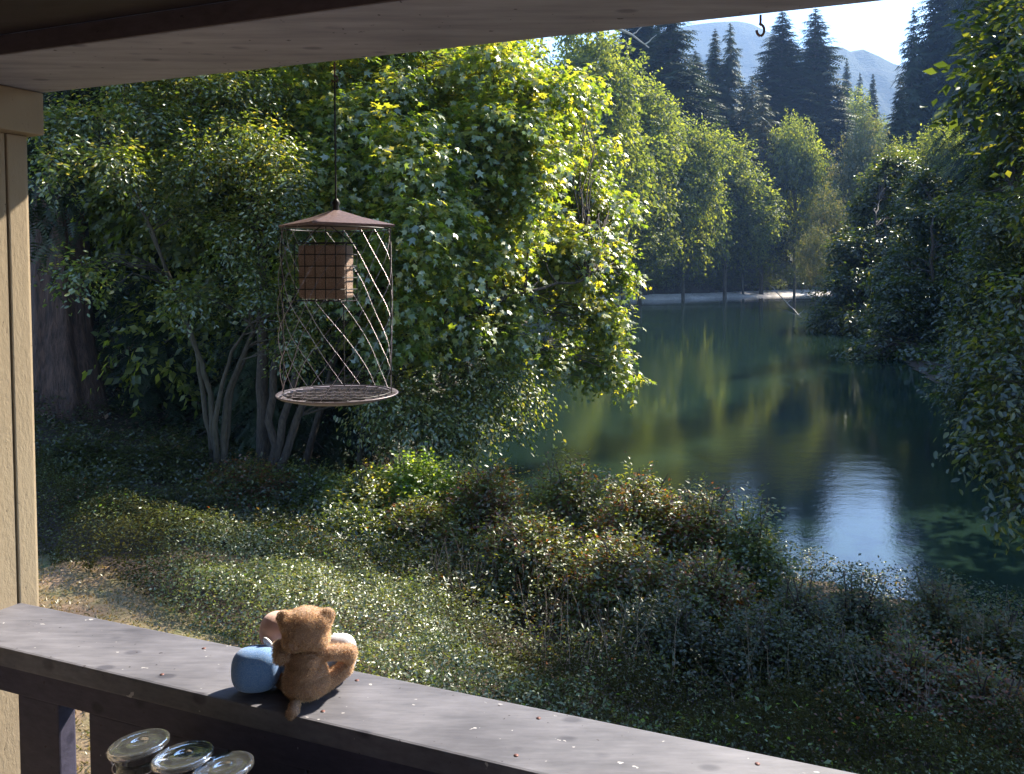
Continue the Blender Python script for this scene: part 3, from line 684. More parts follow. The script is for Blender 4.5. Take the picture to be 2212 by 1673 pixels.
# out of frame to the right: the wood that shades the near bank
ob = []
ro = np.random.default_rng(5)
for i in range(95):
    p_ = ro.uniform(-4.1, 1.5) if i < 60 else ro.uniform(0, 8); q_ = ro.uniform(18, 23); zt_ = ro.uniform(7 if i < 60 else 5, 16.5)
    ob.append(((p_+q_)*.7071, (q_-p_)*.7071, zt_, 1.35, 1.35, 1.1))
c = (16.6, 13.6, gz(16.6, 13.6)-.1)
make_tree('shade_tree', 'broad dark tree beyond the right picture edge that shades the near bank', 'tree', c, ob, 60000, 8, .27, M['right'], M['bark'], RHOMB, trunk_r=.3,
          stems=[[c, (16.4, 13.7, 6), (15.6, 14, 13)]], twig=.6, seed=15, ntw=60, limb_r=.05, shell=2.5)
for lb_, x, y, rz_, s_, sz_ in (('tall dark conifer added for shade on the left bank behind the maple crown', -4.2, 22.5, 0, .62, .62), ('second tall conifer added for shade on the left bank, further upstream behind the maple', -4.6, 29, 2, .7, .7), ('dark conifer added for shade behind the small-leaved forked tree', -7.5, 21, 4, .5, .62), ('low dark conifer added for shade between the forked tree and the maple stems', -5.6, 18.3, 1, .38, .42), ('dark young conifer added for shade just right of the cedar trunk', -7.6, 17.2, 5, .3, .36), ('dark conifer added for shade on the slope behind the cedar trunk', -11.5, 20, 3, .5, .5),
        ('dark young conifer added for shade behind the maple stems at the bank', -3.5, 16.9, 2.5, .36, .46), ('dark young conifer added for shade between the maple stems and the forked tree', -4.9, 16.3, .7, .34, .44)):
    put(CD, 'cedar_tree', lb_, 'tree', (x, y, gz(x, y)-.1), s_, sz_, rz_, 'conifers added to shade the left bank')  # conifers added to block the sun from the left slope and cedar trunk
#

# ------------------------------------------------------------------ shrubs on the near bank
def shrub(name, label, x, ytop, t, hw, lm, size, n, seed, cat='bush', group=None, tpl=RHOMB, tint0=.5, tspread=.45, depth=1.0, twig=.22, drop=0, stem=.012):
    r = np.random.default_rng(seed)
    top = P(x, ytop, t); cx, cy_ = top.x, top.y+.15; zg = gz(cx, cy_)-.05
    a = hw*t/F; H = max(top.z-zg, .45)
    base = (cx, cy_, zg-drop)
    bl = []
    for i in range(20):
        o = sph(1, r)[0]; rr = r.uniform(.25, .85)
        bl.append((cx+o[0]*a*rr, cy_+o[1]*a*rr*depth, zg+H*(.42+.45*abs(o[2])*(1-.5*rr*rr)*r.uniform(.6, 1.05)), a*.27, a*.27, H*.2))
    for i in range(9):
        ang = r.uniform(0, 6.28); bl.append((cx+a*.8*math.cos(ang), cy_+a*.8*depth*math.sin(ang), zg+H*.28, a*.25, a*.25, H*.25))
    bl.append((cx, cy_, zg+H*.5, a*.5, a*.5*depth, H*.38))
    # wayward shoots
    return make_tree(name, label, cat, base, bl, n, 7, size, lm, M['bark'], tpl, group=group, trunk_r=.02,
                     stems=[[base, (cx+r.uniform(-.3, .3)*a, cy_+r.uniform(-.3, .3)*a, zg+H*.5), (cx+r.uniform(-.5, .5)*a, cy_+r.uniform(-.5, .5)*a, zg+H*.95)] for _ in range(5)],
                     twig=twig, seed=seed, ntw=150, limb_r=stem, shell=2.4, tint0=tint0, tspread=tspread, droop=.15)
gb = 'brambles along the near river bank'
YG = 'lush bushes under the maple'
shrub('lush_bush', 'bright yellow-green sunlit bush under the maple boughs at the water', 890, 965, 11.3, 95, M['yellowgreen'], .075, 9000, 41, group=YG)
shrub('lush_bush', 'fresh green bush below and left of the brightest one', 770, 1010, 11.0, 100, M['small'], .07, 8000, 42, group=YG, tint0=.6)
shrub('lush_bush', 'green bush between the brightest bush and the reddish brambles', 985, 1005, 11.4, 75, M['yellowgreen'], .06, 6500, 43, group=YG, tint0=.3)
shrub('lush_bush', 'shaded bush at the foot of the grey trunks', 640, 1010, 12, 110, M['small'], .06, 6000, 44, group=YG, tint0=.3)
shrub('bramble_bush', 'reddish bramble nearest the maple on the bank top', 1060, 1000, 11.2, 115, M['bramble'], 0.066, 13500, 45, group=gb, tint0=.4)
shrub('bramble_bush', 'bramble with a raised pale green tip against the water', 1235, 975, 10.6, 115, M['bramble'], 0.064, 13500, 46, group=gb, tint0=.6)
shrub('bramble_bush', 'red-tinged bramble at the middle of the bank skyline', 1390, 1015, 9.9, 120, M['bramble'], 0.062, 15000, 47, group=gb, tint0=.45)
shrub('bramble_bush', 'bramble with darker leaves before the blue reflection', 1530, 1042, 9.4, 110, M['bramble'], 0.059, 13500, 48, group=gb, tint0=.5)
shrub('bramble_bush', 'last bramble on the skyline with twigs poking over the blue water', 1635, 1070, 8.9, 85, M['small'], 0.057, 9750, 49, group=gb, tint0=.45)
shrub('bramble_bush', 'bramble heap in the middle of the slope below the raised tip', 1150, 1120, 9.3, 140, M['bramble'], 0.057, 16500, 50, group=gb, tint0=.55)
shrub('bramble_bush', 'dense bramble heap with dark hollow beneath it', 1360, 1150, 8.5, 140, M['bramble'], 0.055, 16500, 51, group=gb, tint0=.5)
shrub('bramble_bush', 'brown-green bramble at the left end of the slope below the trunks', 900, 1100, 10.3, 130, M['bramble'], 0.061, 13500, 52, group=gb, tint0=.6)
shrub('bramble_bush', 'shadowed bush beside the brown-green bramble', 740, 1110, 10.2, 110, M['small'], 0.061, 10500, 53, group=gb, tint0=.3)
shrub('bramble_bush', 'bramble right of the dark hollow', 1540, 1190, 8.1, 110, M['bramble'], 0.055, 12000, 54, group=gb, tint0=.45)
gr_ = 'shaded brush at the lower right of the bank'
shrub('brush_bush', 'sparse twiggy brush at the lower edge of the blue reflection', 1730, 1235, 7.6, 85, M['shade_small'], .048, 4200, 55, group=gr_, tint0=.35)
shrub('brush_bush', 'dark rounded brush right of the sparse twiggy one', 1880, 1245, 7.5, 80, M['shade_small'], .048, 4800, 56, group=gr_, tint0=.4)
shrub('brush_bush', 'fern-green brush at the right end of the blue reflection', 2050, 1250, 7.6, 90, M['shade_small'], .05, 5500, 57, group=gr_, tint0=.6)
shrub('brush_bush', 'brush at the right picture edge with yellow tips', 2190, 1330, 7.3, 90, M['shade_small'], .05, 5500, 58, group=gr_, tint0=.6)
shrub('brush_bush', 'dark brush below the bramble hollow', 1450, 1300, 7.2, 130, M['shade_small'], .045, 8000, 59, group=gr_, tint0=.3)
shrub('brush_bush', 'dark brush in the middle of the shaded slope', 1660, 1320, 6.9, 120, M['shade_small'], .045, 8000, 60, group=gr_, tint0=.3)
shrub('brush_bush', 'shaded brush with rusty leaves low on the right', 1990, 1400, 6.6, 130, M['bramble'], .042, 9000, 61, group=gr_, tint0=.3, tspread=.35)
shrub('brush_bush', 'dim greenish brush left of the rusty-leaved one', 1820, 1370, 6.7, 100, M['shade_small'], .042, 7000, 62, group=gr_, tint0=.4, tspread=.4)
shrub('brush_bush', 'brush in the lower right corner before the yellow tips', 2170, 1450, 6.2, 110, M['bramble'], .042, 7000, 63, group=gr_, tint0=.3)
def stalks(name, label, x0, x1, y0, y1, t0, t1_, n, seed):
    r = np.random.default_rng(seed); c0 = P((x0+x1)/2, (y0+y1)/2, (t0+t1_)/2); base = (c0.x, c0.y, gz(c0.x, c0.y)); T = Tubes()
    for i in range(n):
        c = P(r.uniform(x0, x1), r.uniform(y0, y1), r.uniform(t0, t1_)); z = gz(c.x, c.y)
        h = r.uniform(.4, .95); a = r.uniform(0, 6.28); l = r.uniform(0, .45)
        T.add(curve_pts((c.x-base[0], c.y-base[1], z-base[2]), (c.x-base[0]+math.cos(a)*l, c.y-base[1]+math.sin(a)*l, z-base[2]+h), 5, .03, .03, r), np.linspace(.004, .0012, 5), 4)
    return link(name, T.mesh(name), M['twig'], label=label, cat='plant', group='bare stalks in the brush')if False else _st(name, T, base, label)
def _st(name, T, base, label):
    o = link(name, T.mesh(name), M['twig'], kind='stuff'); o.location = base; return o
M['twig'] = bark('dry_stalk', (.12, .07, .045), (.26, .18, .12), 20, 5)
stalks('dry_stalk_undergrowth', '', 1150, 2200, 1180, 1500, 6, 9, 260, 81)
stalks('bramble_stalk_undergrowth', '', 900, 1650, 1040, 1250, 8.5, 10.5, 220, 82)
gl_ = 'dark brush on the shaded left slope'
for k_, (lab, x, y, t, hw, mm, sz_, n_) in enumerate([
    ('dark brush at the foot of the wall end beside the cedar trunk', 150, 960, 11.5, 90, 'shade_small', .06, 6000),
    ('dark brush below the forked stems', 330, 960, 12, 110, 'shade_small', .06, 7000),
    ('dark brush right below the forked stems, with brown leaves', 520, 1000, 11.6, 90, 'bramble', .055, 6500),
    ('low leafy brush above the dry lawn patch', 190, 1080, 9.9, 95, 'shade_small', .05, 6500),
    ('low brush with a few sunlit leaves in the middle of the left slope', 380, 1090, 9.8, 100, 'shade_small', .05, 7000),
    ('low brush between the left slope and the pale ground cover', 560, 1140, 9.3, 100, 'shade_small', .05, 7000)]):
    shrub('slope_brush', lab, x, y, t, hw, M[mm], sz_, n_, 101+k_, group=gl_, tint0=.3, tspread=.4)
# fern-like bright plant in the cover
c = P(930, 1300, 6.9); z = gz(c.x, c.y)
root = empty('fern', (c.x, c.y, z+.28), label='bright green fern standing out of the pale ground cover', cat='plant')
pos = []; dr = []; nm = []; sz = []
for i in range(9):
    a = rng.uniform(-.3, 3.5); L = rng.uniform(.16, .3)
    for s in np.linspace(.1, 1, 9):
        for sg in (-1, 1):
            d = np.array([math.cos(a), math.sin(a)*.6, .35-.6*s]); pos.append(d*L*s); dr.append(np.array([-d[1], d[0], 0])*sg+d*.6); nm.append((0, -.2, 1)); sz.append(.085*(1.1-s*.8))
link('fronds', leaves('fronds', np.array(pos), np.array(dr), np.array(nm, float), np.array(sz), rng.uniform(.6, 1, len(pos))), M['yellowgreen'], root)

# ------------------------------------------------------------------ ground cover (stuff)
def cover(name, n, test, size, lm, hfun, seed, xr, yr, tint0=.5, up=.9):
    r = np.random.default_rng(seed)
    x = r.uniform(*xr, n*4); y = r.uniform(*yr, n*4)
    k = test(x, y) > r.uniform(0, 1, n*4); x = x[k][:n]; y = y[k][:n]; n = len(x)
    h = hfun(x, y)
    z = hgt(x, y)+h*np.clip(1-np.abs(r.normal(0, .34, n)), .03, 1.1)
    # slope of the canopy steers the leaves
    e = .08; gx = (hfun(x+e, y)-hfun(x-e, y))/(2*e); gy = (hfun(x, y+e)-hfun(x, y-e))/(2*e)
    nb = nrm(np.stack([-gx, -gy, np.ones(n)], -1))
    nmv = nrm(nb*up+sph(n, r)*.6)
    dv = sph(n, r)*np.array([1, 1, .4])
    t0_ = tint0(x, y) if callable(tint0) else tint0
    tt = np.clip(t0_+.25*fnoise(x, y, 1.2, seed)+r.normal(0, .22, n), 0, 1)
    return link(name, leaves(name, np.stack([x, y, z], -1), dv, nmv, size*r.uniform(.6, 1.25, n), tt, RHOMB), lm, kind='stuff')
def h1(x, y):
    d = beyond_lawn(x, y)
    return sm((d+.15+.25*fnoise(x, y, 2.2, 5))/.4)*(.52+.2*fnoise(x, y, 1.3, 2)+.17*fnoise(x, y, 3.2, 4)+.10*fnoise(x, y, 8, 9))
def t1(x, y):
    d = beyond_lawn(x, y); rv = river_sd(x, y)
    dist = np.hypot(x, y)
    vis = (np.abs(x)/np.maximum(y, .5) < .8)
    lim = np.interp(x, [-6, -3, -1, 0, 1, 3, 6], [1.3, 1.5, 2.4, 2.4, 2.2, 2.4, 3.0])+.5*fnoise(x, y, 1.4, 12)
    return np.where((d > -.1+.25*fnoise(x, y, 2.2, 5)) & (rv > .3) & vis & (d < lim), np.clip(65/dist**2, .05, 1), 0)
cover('ground_cover', 270000, t1, .031, M['salal'], h1, 71, (-8, 9), (2.4, 12.5), tint0=lambda x, y: np.interp(x, [-6, -3.8, -2.7, -1, .8, 4], [0, .05, .5, .62, .15, -.05])-.3*sm((beyond_lawn(x, y)-1.1)/.8))  # shade put into the tint at left, right and back; right plants also darker
cover('weeds', 6000, lambda x, y: np.where((fnoise(x, y, 1.6, 55) > .12) & (beyond_lawn(x, y) > .15), t1(x, y), 0), .042, M['yellowgreen'], lambda x, y: h1(x, y)+.04, 78, (-8, 9), (2.4, 12.5), tint0=.3, up=.4)
cover('rusty_weeds', 9000, lambda x, y: np.where((fnoise(x, y, 1.3, 58) > .15) & (beyond_lawn(x, y) > .3), t1(x, y), 0), .036, M['bramble'], lambda x, y: h1(x, y)+.04, 79, (-8, 9), (2.4, 12.5), tint0=.2, up=.4)
def t2(x, y):
    return np.where((river_sd(x, y) > .3) & (x < 0) & (x/y > -.8) & (beyond_lawn(x, y) > 1.2), 1, 0)
def t3(x, y):
    return np.where((river_sd(x, y) > .15) & (np.abs(x)/np.maximum(y, .5) < .8) & (x > -3) & (beyond_lawn(x, y) > 2.0), 1, 0)
cover('bank_undergrowth', 70000, t3, .042, M['bramble'], lambda x, y: .30+.2*fnoise(x, y, 1.5, 18)+.12*fnoise(x, y, 5, 19), 76, (-3, 10), (5.5, 16), tint0=.5)
def h2(x, y): return .4+.25*fnoise(x, y, .9, 8)+.22*fnoise(x, y, 2.6, 9)+.1*fnoise(x, y, 7, 10)
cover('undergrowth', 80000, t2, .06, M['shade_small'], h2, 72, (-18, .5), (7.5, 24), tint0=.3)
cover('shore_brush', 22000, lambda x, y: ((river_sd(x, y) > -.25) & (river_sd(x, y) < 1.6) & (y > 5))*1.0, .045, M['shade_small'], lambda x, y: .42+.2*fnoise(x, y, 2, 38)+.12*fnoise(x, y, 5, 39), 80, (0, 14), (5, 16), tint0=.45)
def t4(x, y):
    d = river_sd(x, y); return np.where((d > -.2) & (d < 9) & (x > 11) & (x > .36*y+4), 1, 0)
cover('right_bank_brush', 26000, t4, .28, M['right'], lambda x, y: .7+.5*fnoise(x, y, .5, 28)+.3*fnoise(x, y, 1.7, 29), 77, (11, 60), (11, 100), tint0=.35)
cover('leaf_litter', 16000, lambda x, y: (river_sd(x, y) > 2)*(x < -3)*1.0, .13, M['litter'], lambda x, y: .02+0*x, 73, (-22, -3), (14, 36))

# lawn blades
n = 60000
x = rng.uniform(-7.5, 1.5, n); y = rng.uniform(3, 10, n)
k = (beyond_lawn(x, y) < .2) & (np.abs(x)/y < .8); x = x[k]; y = y[k]; n = len(x)
gn = fnoise(x, y, 1.4, 31)
tt = np.clip(.42+.42*gn+rng.normal(0, .18, n), 0, 1)
link('grass', leaves('grass', np.stack([x, y, hgt(x, y)+.012], -1), sph(n)*np.array([.8, .8, .1])+np.array([0, 0, .7]), sph(n), rng.uniform(.025, .06, n), tt, NEEDLE), M['grass'], kind='stuff')

# fallen pale branch at the far water, dead branch high at the beam
def branch(name, label, pts, r0, mat=None):
    base = np.array(tuple(pts[0])); T = Tubes(); P_ = []
    for a, b in zip(pts[:-1], pts[1:]): P_ += list(curve_pts(a, b, 5, 0, .003)[:-1])
    P_.append(tuple(pts[-1])); P_ = np.array([tuple(p) for p in P_])-base
    T.add(P_, np.linspace(r0, r0*.3, len(P_)), 6)
    for i in (4, 7):
        if i < len(P_)-1:
            T.add(curve_pts(P_[i], P_[i]+np.array([.5, .2, .45])*r0*14, 4, 0, .05), np.linspace(r0*.5, r0*.15, 4), 5)
    o = link(name, T.mesh(name), mat or M['bark_pale'], label=label, cat='branch'); o.location = tuple(base); return o
branch('bare_branch', 'thin bleached branch slanting into the water off the far gravel', [P(1664, 618, 150), P(1700, 655, 104), P(1738, 692, 78)], .10)
branch('bare_branch', 'dead pale branch tip arching just under the beam', [P(1330, 60, 70), P(1365, 76, 70), P(1402, 104, 70)], .16)

# ------------------------------------------------------------------ porch
A_DIR = Vector((-math.sin(R(69.5)), math.cos(R(69.5)), 0))     # along the rail, away to the left
N_DIR = Vector((math.cos(R(69.5)), math.sin(R(69.5)), 0))      # outward
def rp(s, n, z): return A_DIR*s+N_DIR*n+Vector((0, 0, z))
def frame_m(s, n, z):
    m = Matrix.Identity(4); X_ = -A_DIR
    m.col[0] = (*X_, 0); m.col[1] = (*N_DIR, 0); m.col[2] = (0, 0, 1, 0); m.col[3] = (*rp(s, n, z), 1); return m
HR = CAM_Z-.638
def wood_mat(name, base, dark, chip, chipamt=.71, rough=.6, bumpst=.25, gdir=(14, 90, 90)):
    m, nt, out = mat_new(name)
    tc = nt.nodes.new('ShaderNodeTexCoord'); 
    def mp(s):
        q = nt.nodes.new('ShaderNodeMapping'); q.inputs['Rotation'].default_value = (0, 0, R(20.5)); q.inputs['Scale'].default_value = s
        nt.links.new(tc.outputs['Object'], q.inputs[0]); return q.outputs[0]
    grain = noise(nt, 1.0, 5, .6, mp(gdir)); blot = noise(nt, 5.0, 5, .6, mp((1, 1.6, 1)))
    c = ramp(nt, [(.32, dark), (.62, base)], blot.outputs[0]).outputs[0]
    c = mixc(nt, c, ramp(nt, [(.3, (.74, .74, .75)), (.7, (1.14, 1.13, 1.12))], grain.outputs[0]).outputs[0], 1.0, 'MULTIPLY')
    # round water stains
    v = nt.nodes.new('ShaderNodeTexVoronoi'); v.inputs['Scale'].default_value = 17; nt.links.new(mp((.7, 1.3, 1)), v.inputs['Vector'])
    st = ramp(nt, [(.13, (.58, .58, .62)), (.22, (1, 1, 1))], v.outputs['Distance'])
    gate = ramp(nt, [(.42, (0, 0, 0)), (.5, (1, 1, 1))], noise(nt, 6, 1, .5, mp((1, 1, 1))).outputs[0])
    c = mixc(nt, c, mixc(nt, c, st.outputs[0], 1.0, 'MULTIPLY'), gate.outputs[0])
    # paint chips and droppings
    sp = noise(nt, 62, 2, .5, mp((1, 1.5, 1))); f = ramp(nt, [(chipamt, (0, 0, 0)), (chipamt+.025, (1, 1, 1))], sp.outputs[0])
    c = mixc(nt, c, chip, f.outputs[0])
    sp2 = noise(nt, 95, 2, .5, mp((1, 1, 1))); f2 = ramp(nt, [(.72, (0, 0, 0)), (.75, (.8, .8, .8))], sp2.outputs[0])
    c = mixc(nt, c, (.03, .02, .025), f2.outputs[0])
    princ(nt, out, Base_Color=c, Roughness=rough, Specular_IOR_Level=.35, Normal=bump(nt, grain.outputs[0], bumpst, .003))
    return m
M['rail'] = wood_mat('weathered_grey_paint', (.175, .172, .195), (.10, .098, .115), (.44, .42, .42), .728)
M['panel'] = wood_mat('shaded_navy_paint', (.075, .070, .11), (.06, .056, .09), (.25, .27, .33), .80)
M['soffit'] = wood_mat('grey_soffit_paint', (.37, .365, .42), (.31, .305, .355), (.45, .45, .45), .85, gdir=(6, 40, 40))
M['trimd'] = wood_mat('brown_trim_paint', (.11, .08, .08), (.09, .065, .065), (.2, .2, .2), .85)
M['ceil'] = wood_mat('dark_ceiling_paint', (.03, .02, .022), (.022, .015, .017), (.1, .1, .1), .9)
M['floor'] = wood_mat('deck_paint', (.36, .33, .33), (.30, .27, .27), (.25, .22, .2), .78)
def beige_mat():
    m, nt, out = mat_new('rough_beige_siding')
    tc = nt.nodes.new('ShaderNodeTexCoord')
    def mp(s):
        q = nt.nodes.new('ShaderNodeMapping'); q.inputs['Scale'].default_value = s; nt.links.new(tc.outputs['Object'], q.inputs[0]); return q.outputs[0]
    n1 = noise(nt, 1, 6, .7, mp((130, 130, 55))); n2 = noise(nt, 3, 4, .6, mp((1, 1, .4)))
    c = ramp(nt, [(.3, (.33, .25, .16)), (.7, (.42, .33, .215))], n2.outputs[0]).outputs[0]
    f = ramp(nt, [(.30, (1, 1, 1)), (.36, (0, 0, 0))], n1.outputs[0]); c = mixc(nt, c, (.09, .07, .05), f.outputs[0])
    princ(nt, out, Base_Color=c, Roughness=.8, Normal=bump(nt, n1.outputs[0], .35, .004)); return m
M['beige'] = beige_mat()

rail = empty('porch_railing', rp(.2, 1.0, HR-.95), label='weathered dark grey porch railing with a wide flat top board', cat='railing')
def railbox(name, s0, s1, n0, n1, z0, z1, mat, parent=rail, bev=.003, **k):
    o = box_obj(name, (abs(s1-s0), n1-n0, z1-z0), frame_m((s0+s1)/2, (n0+n1)/2, (z0+z1)/2), mat, parent, bev, **k)
    if parent: o.matrix_parent_inverse = Matrix.Translation(-Vector(parent.location))
    return o
# s coordinate of picture columns on the plane n
def s_at(x, n):
    u = (x-1106)/F; d = Vector((u, .978, 0)); t = n/d.dot(N_DIR); return (d*t).dot(A_DIR)
S_END = P(42, 1303, 1.522).dot(A_DIR)
railbox('top_board', S_END+.012, -3.2, .927, 1.071, HR-.034, HR, M['rail'], bev=.004)
T_ = Tubes()
for i in range(12):
    for n_ in (.952, 1.045):
        c = rp(.95-i*.30, n_, HR); T_.add([(c.x, c.y, HR-.004), (c.x, c.y, HR+.0005), (c.x, c.y, HR+.0009)], [.0035, .0035, .0004], 8)
nl = link('nail_heads', T_.mesh('nail_heads'), None, rail, kind='stuff'); nl.matrix_parent_inverse = Matrix.Translation(-Vector(rail.location)); NAILS = nl
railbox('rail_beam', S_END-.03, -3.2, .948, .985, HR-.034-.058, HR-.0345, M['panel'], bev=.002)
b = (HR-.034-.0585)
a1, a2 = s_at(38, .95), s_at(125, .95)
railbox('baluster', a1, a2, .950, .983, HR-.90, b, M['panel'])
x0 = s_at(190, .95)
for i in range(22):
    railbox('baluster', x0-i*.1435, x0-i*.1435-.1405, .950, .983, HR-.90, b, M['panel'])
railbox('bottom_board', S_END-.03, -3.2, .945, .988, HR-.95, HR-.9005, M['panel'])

# wall end with corner board and cap
WA = R(28)
Q = Vector((-.9526, 1.495, 0)); WD = Vector((math.sin(WA), math.cos(WA), 0)); WN = Vector((math.cos(WA), -math.sin(WA), 0))
def wall_m(a, n_, z):
    m = Matrix.Identity(4); m.col[0] = (*WD, 0); m.col[1] = (*(-WN), 0); m.col[2] = (0, 0, 1, 0)
    c = Q+WD*a+WN*n_; m.col[3] = (c.x, c.y, z, 1); return m
post = empty('porch_wall_end', tuple(Q+Vector((-.1, 0, 1.3))), label='rough beige wall end standing where the railing and the beam meet', cat='wall')
def wbox(name, a0, a1_, n0, n1, z0, z1, mat, bev=.003, **k):
    o = box_obj(name, (a1_-a0, n1-n0, z1-z0), wall_m((a0+a1_)/2, (n0+n1)/2, (z0+z1)/2), mat, post, bev, **k)
    o.matrix_parent_inverse = Matrix.Translation(-Vector(post.location)); return o
ZC = CAM_Z+.345
wbox('wall_panel', -1.6, -.0035, -.14, 0, 1.2, ZC-.082, M['beige'], .001)
wbox('corner_board', -.0005, .036, -.142, .002, 1.2, ZC-.082, M['beige'], .003)
wbox('corner_board', .0365, .041, -.135, -.004, 1.2, ZC-.082, M['beige'], .002)
wbox('cap_block', -1.6, .052, -.15, .034, ZC-.0815, ZC-.001, M['beige'], .003)

# beam / soffit and ceiling
SB = .345
roof = empty('porch_roof', rp(0, 1.3, CAM_Z+SB+.02), label='grey painted porch beam and dark ceiling across the top', cat='roof')
def roofbox(name, *a, **k):
    return railbox(name, *a, parent=roof, **k)
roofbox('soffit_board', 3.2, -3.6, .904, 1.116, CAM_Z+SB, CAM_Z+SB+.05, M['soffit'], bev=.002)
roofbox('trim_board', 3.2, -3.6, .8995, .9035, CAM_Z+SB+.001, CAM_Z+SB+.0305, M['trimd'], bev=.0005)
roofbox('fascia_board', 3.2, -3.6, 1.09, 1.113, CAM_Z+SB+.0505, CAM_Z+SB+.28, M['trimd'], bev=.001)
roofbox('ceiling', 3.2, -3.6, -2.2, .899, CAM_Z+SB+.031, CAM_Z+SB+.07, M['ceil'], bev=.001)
roofbox('eave', 3.2, -3.6, 1.1135, 1.58, CAM_Z+SB+.24, CAM_Z+SB+.285, M['trimd'], bev=.001)

# house behind the viewer, and the deck floor
M['inner'] = wood_mat('pale_wall_paint', (.7, .68, .7), (.65, .63, .65), (.7, .7, .7), .9)
railbox('house_wall', 3.2, -3.6, -2.35, -2.2, 1.3, CAM_Z+SB+.2, M['inner'], parent=None, kind='structure')
fl = railbox('porch_floor', 1.6, -3.2, -2.2, 1.05, HR-1.03, HR-.985, M['floor'], parent=None, kind='structure')

# beam hook
def metal_mat(name, c, rough=.4, met=1.0):
    m, nt, out = mat_new(name); n = noise(nt, 40, 4, .6)
    cc = mixc(nt, c, tuple(.55*q for q in c), ramp(nt, [(.4, (0, 0, 0)), (.65, (1, 1, 1))], n.outputs[0]).outputs[0])
    princ(nt, out, Base_Color=cc, Metallic=met, Roughness=rough); return m
M['rust'] = metal_mat('rusty_steel', (.20, .10, .09), .6, .5)
NAILS.data.materials.append(M['rust'])
M['bronze'] = metal_mat('bronzed_roof', (.20, .13, .125), .5, .35)
M['wire'] = metal_mat('bare_wire', (.40, .35, .37), .38, .9)
M['blackwire'] = metal_mat('black_wire', (.03, .027, .027), .5, .3)
M['tray'] = metal_mat('tray_metal', (.24, .20, .21), .45, .5)
hk = P(1640, 33, 1); 
def on_soffit(x, y):
    u = (x-1106)/F; v = (664-y)/F; d = Vector((u, math.cos(PITCH)+v*math.sin(PITCH), v*math.cos(PITCH)-math.sin(PITCH)))
    return Vector((0, 0, CAM_Z))+d*(SB/d.z)
h0 = on_soffit(1640, 36); 
hook = link('screw_hook', None or (lambda: (T := Tubes(), T.add([(0, 0, .0), (0, 0, -.012), (.001, 0, -.014)], .0016, 8), T.add([(0, 0, -.010)]+[(.0055*math.cos(a)-.0055*0-.0, 0, -.020+.0075*math.sin(a)) for a in np.linspace(PI*.55, -PI*.98, 18)], .0017, 8))[0].mesh('screw_hook'))(), M['rust'],
             label='small rusty screw hook under the beam in front of the blue hill', cat='hook')
hook.location = (h0.x, h0.y-.006, CAM_Z+SB); hook.rotation_euler = (0, 0, R(10)); hook.scale = (1, 1, 1.0)

# ------------------------------------------------------------------ bird feeder
TF = 1.30; FK = TF/1.6
fc = P(726, 487, TF)                 # roof rim centre
top_z = P(726, 452, TF).z; tray_z = P(728, 858, TF).z
feeder = empty('bird_feeder', (fc.x, fc.y, tray_z), label='hanging caged bird feeder with bronze peaked roof and spiral wire cage', cat='bird feeder')
feeder.scale = (FK, FK, FK)
zr = (fc.z-tray_z)/FK; zt = (top_z-tray_z)/FK
# roof: shallow four sided hat, corner towards the viewer
bm = bmesh.new(); ra = .124
def ring(r_, z_, rot): return [bm.verts.new((r_*math.cos(rot+i*PI/2), r_*math.sin(rot+i*PI/2), z_)) for i in range(4)]
rot = R(-98)
r1 = ring(ra, zr, rot); r2 = ring(ra*.45, zr+(zt-zr)*.48, rot); ap = bm.verts.new((0, 0, zt)); r3 = ring(ra*.985, zr-.004, rot)
for i in range(4):
    j = (i+1) % 4
    bm.faces.new((r1[i], r1[j], r2[j], r2[i])); bm.faces.new((r2[i], r2[j], ap)); bm.faces.new((r3[i], r3[j], r1[j], r1[i]))
bm.faces.new(r3[::-1]); bmesh.ops.recalc_face_normals(bm, faces=bm.faces)
me = bpy.data.meshes.new('roof'); bm.to_mesh(me); bm.free(); rf = link('roof', me, M['bronze'], feeder)
T = Tubes(); T.add([(0, 0, zt-.006), (0, 0, zt+.006), (0, 0, zt+.012), (0, 0, zt+.02)], [.008, .006, .009, .004], 10); link('finial', T.mesh('finial'), M['blackwire'], rf)
SOFZ = (CAM_Z+SB-tray_z)/FK
T = Tubes(); T.add([(0, 0, zt+.018), (0, 0, SOFZ-.04)], .0019, 6)
T.add([(0, 0, SOFZ-.03)]+[(.006*math.cos(a), 0, SOFZ-.045+.008*math.sin(a)) for a in np.linspace(PI/2, -PI*1.4, 16)], .0012, 6)
link('hanging_wire', T.mesh('hanging_wire'), M['blackwire'], feeder)
T = Tubes(); T.add([(0, 0, SOFZ), (0, 0, SOFZ-.022), (0, 0, SOFZ-.03)], .0018, 8)
T.add([(.006*math.cos(a)+0, 0, SOFZ-.034+.006*math.sin(a)) for a in np.linspace(PI*.6, -PI*.9, 14)], .0016, 6)
hk2 = link('screw_hook', T.mesh('screw_hook'), M['rust'], label='small screw hook under the beam that the bird feeder hangs from', cat='hook')
hk2.location = (fc.x, fc.y, tray_z); hk2.scale = (FK, FK, FK)
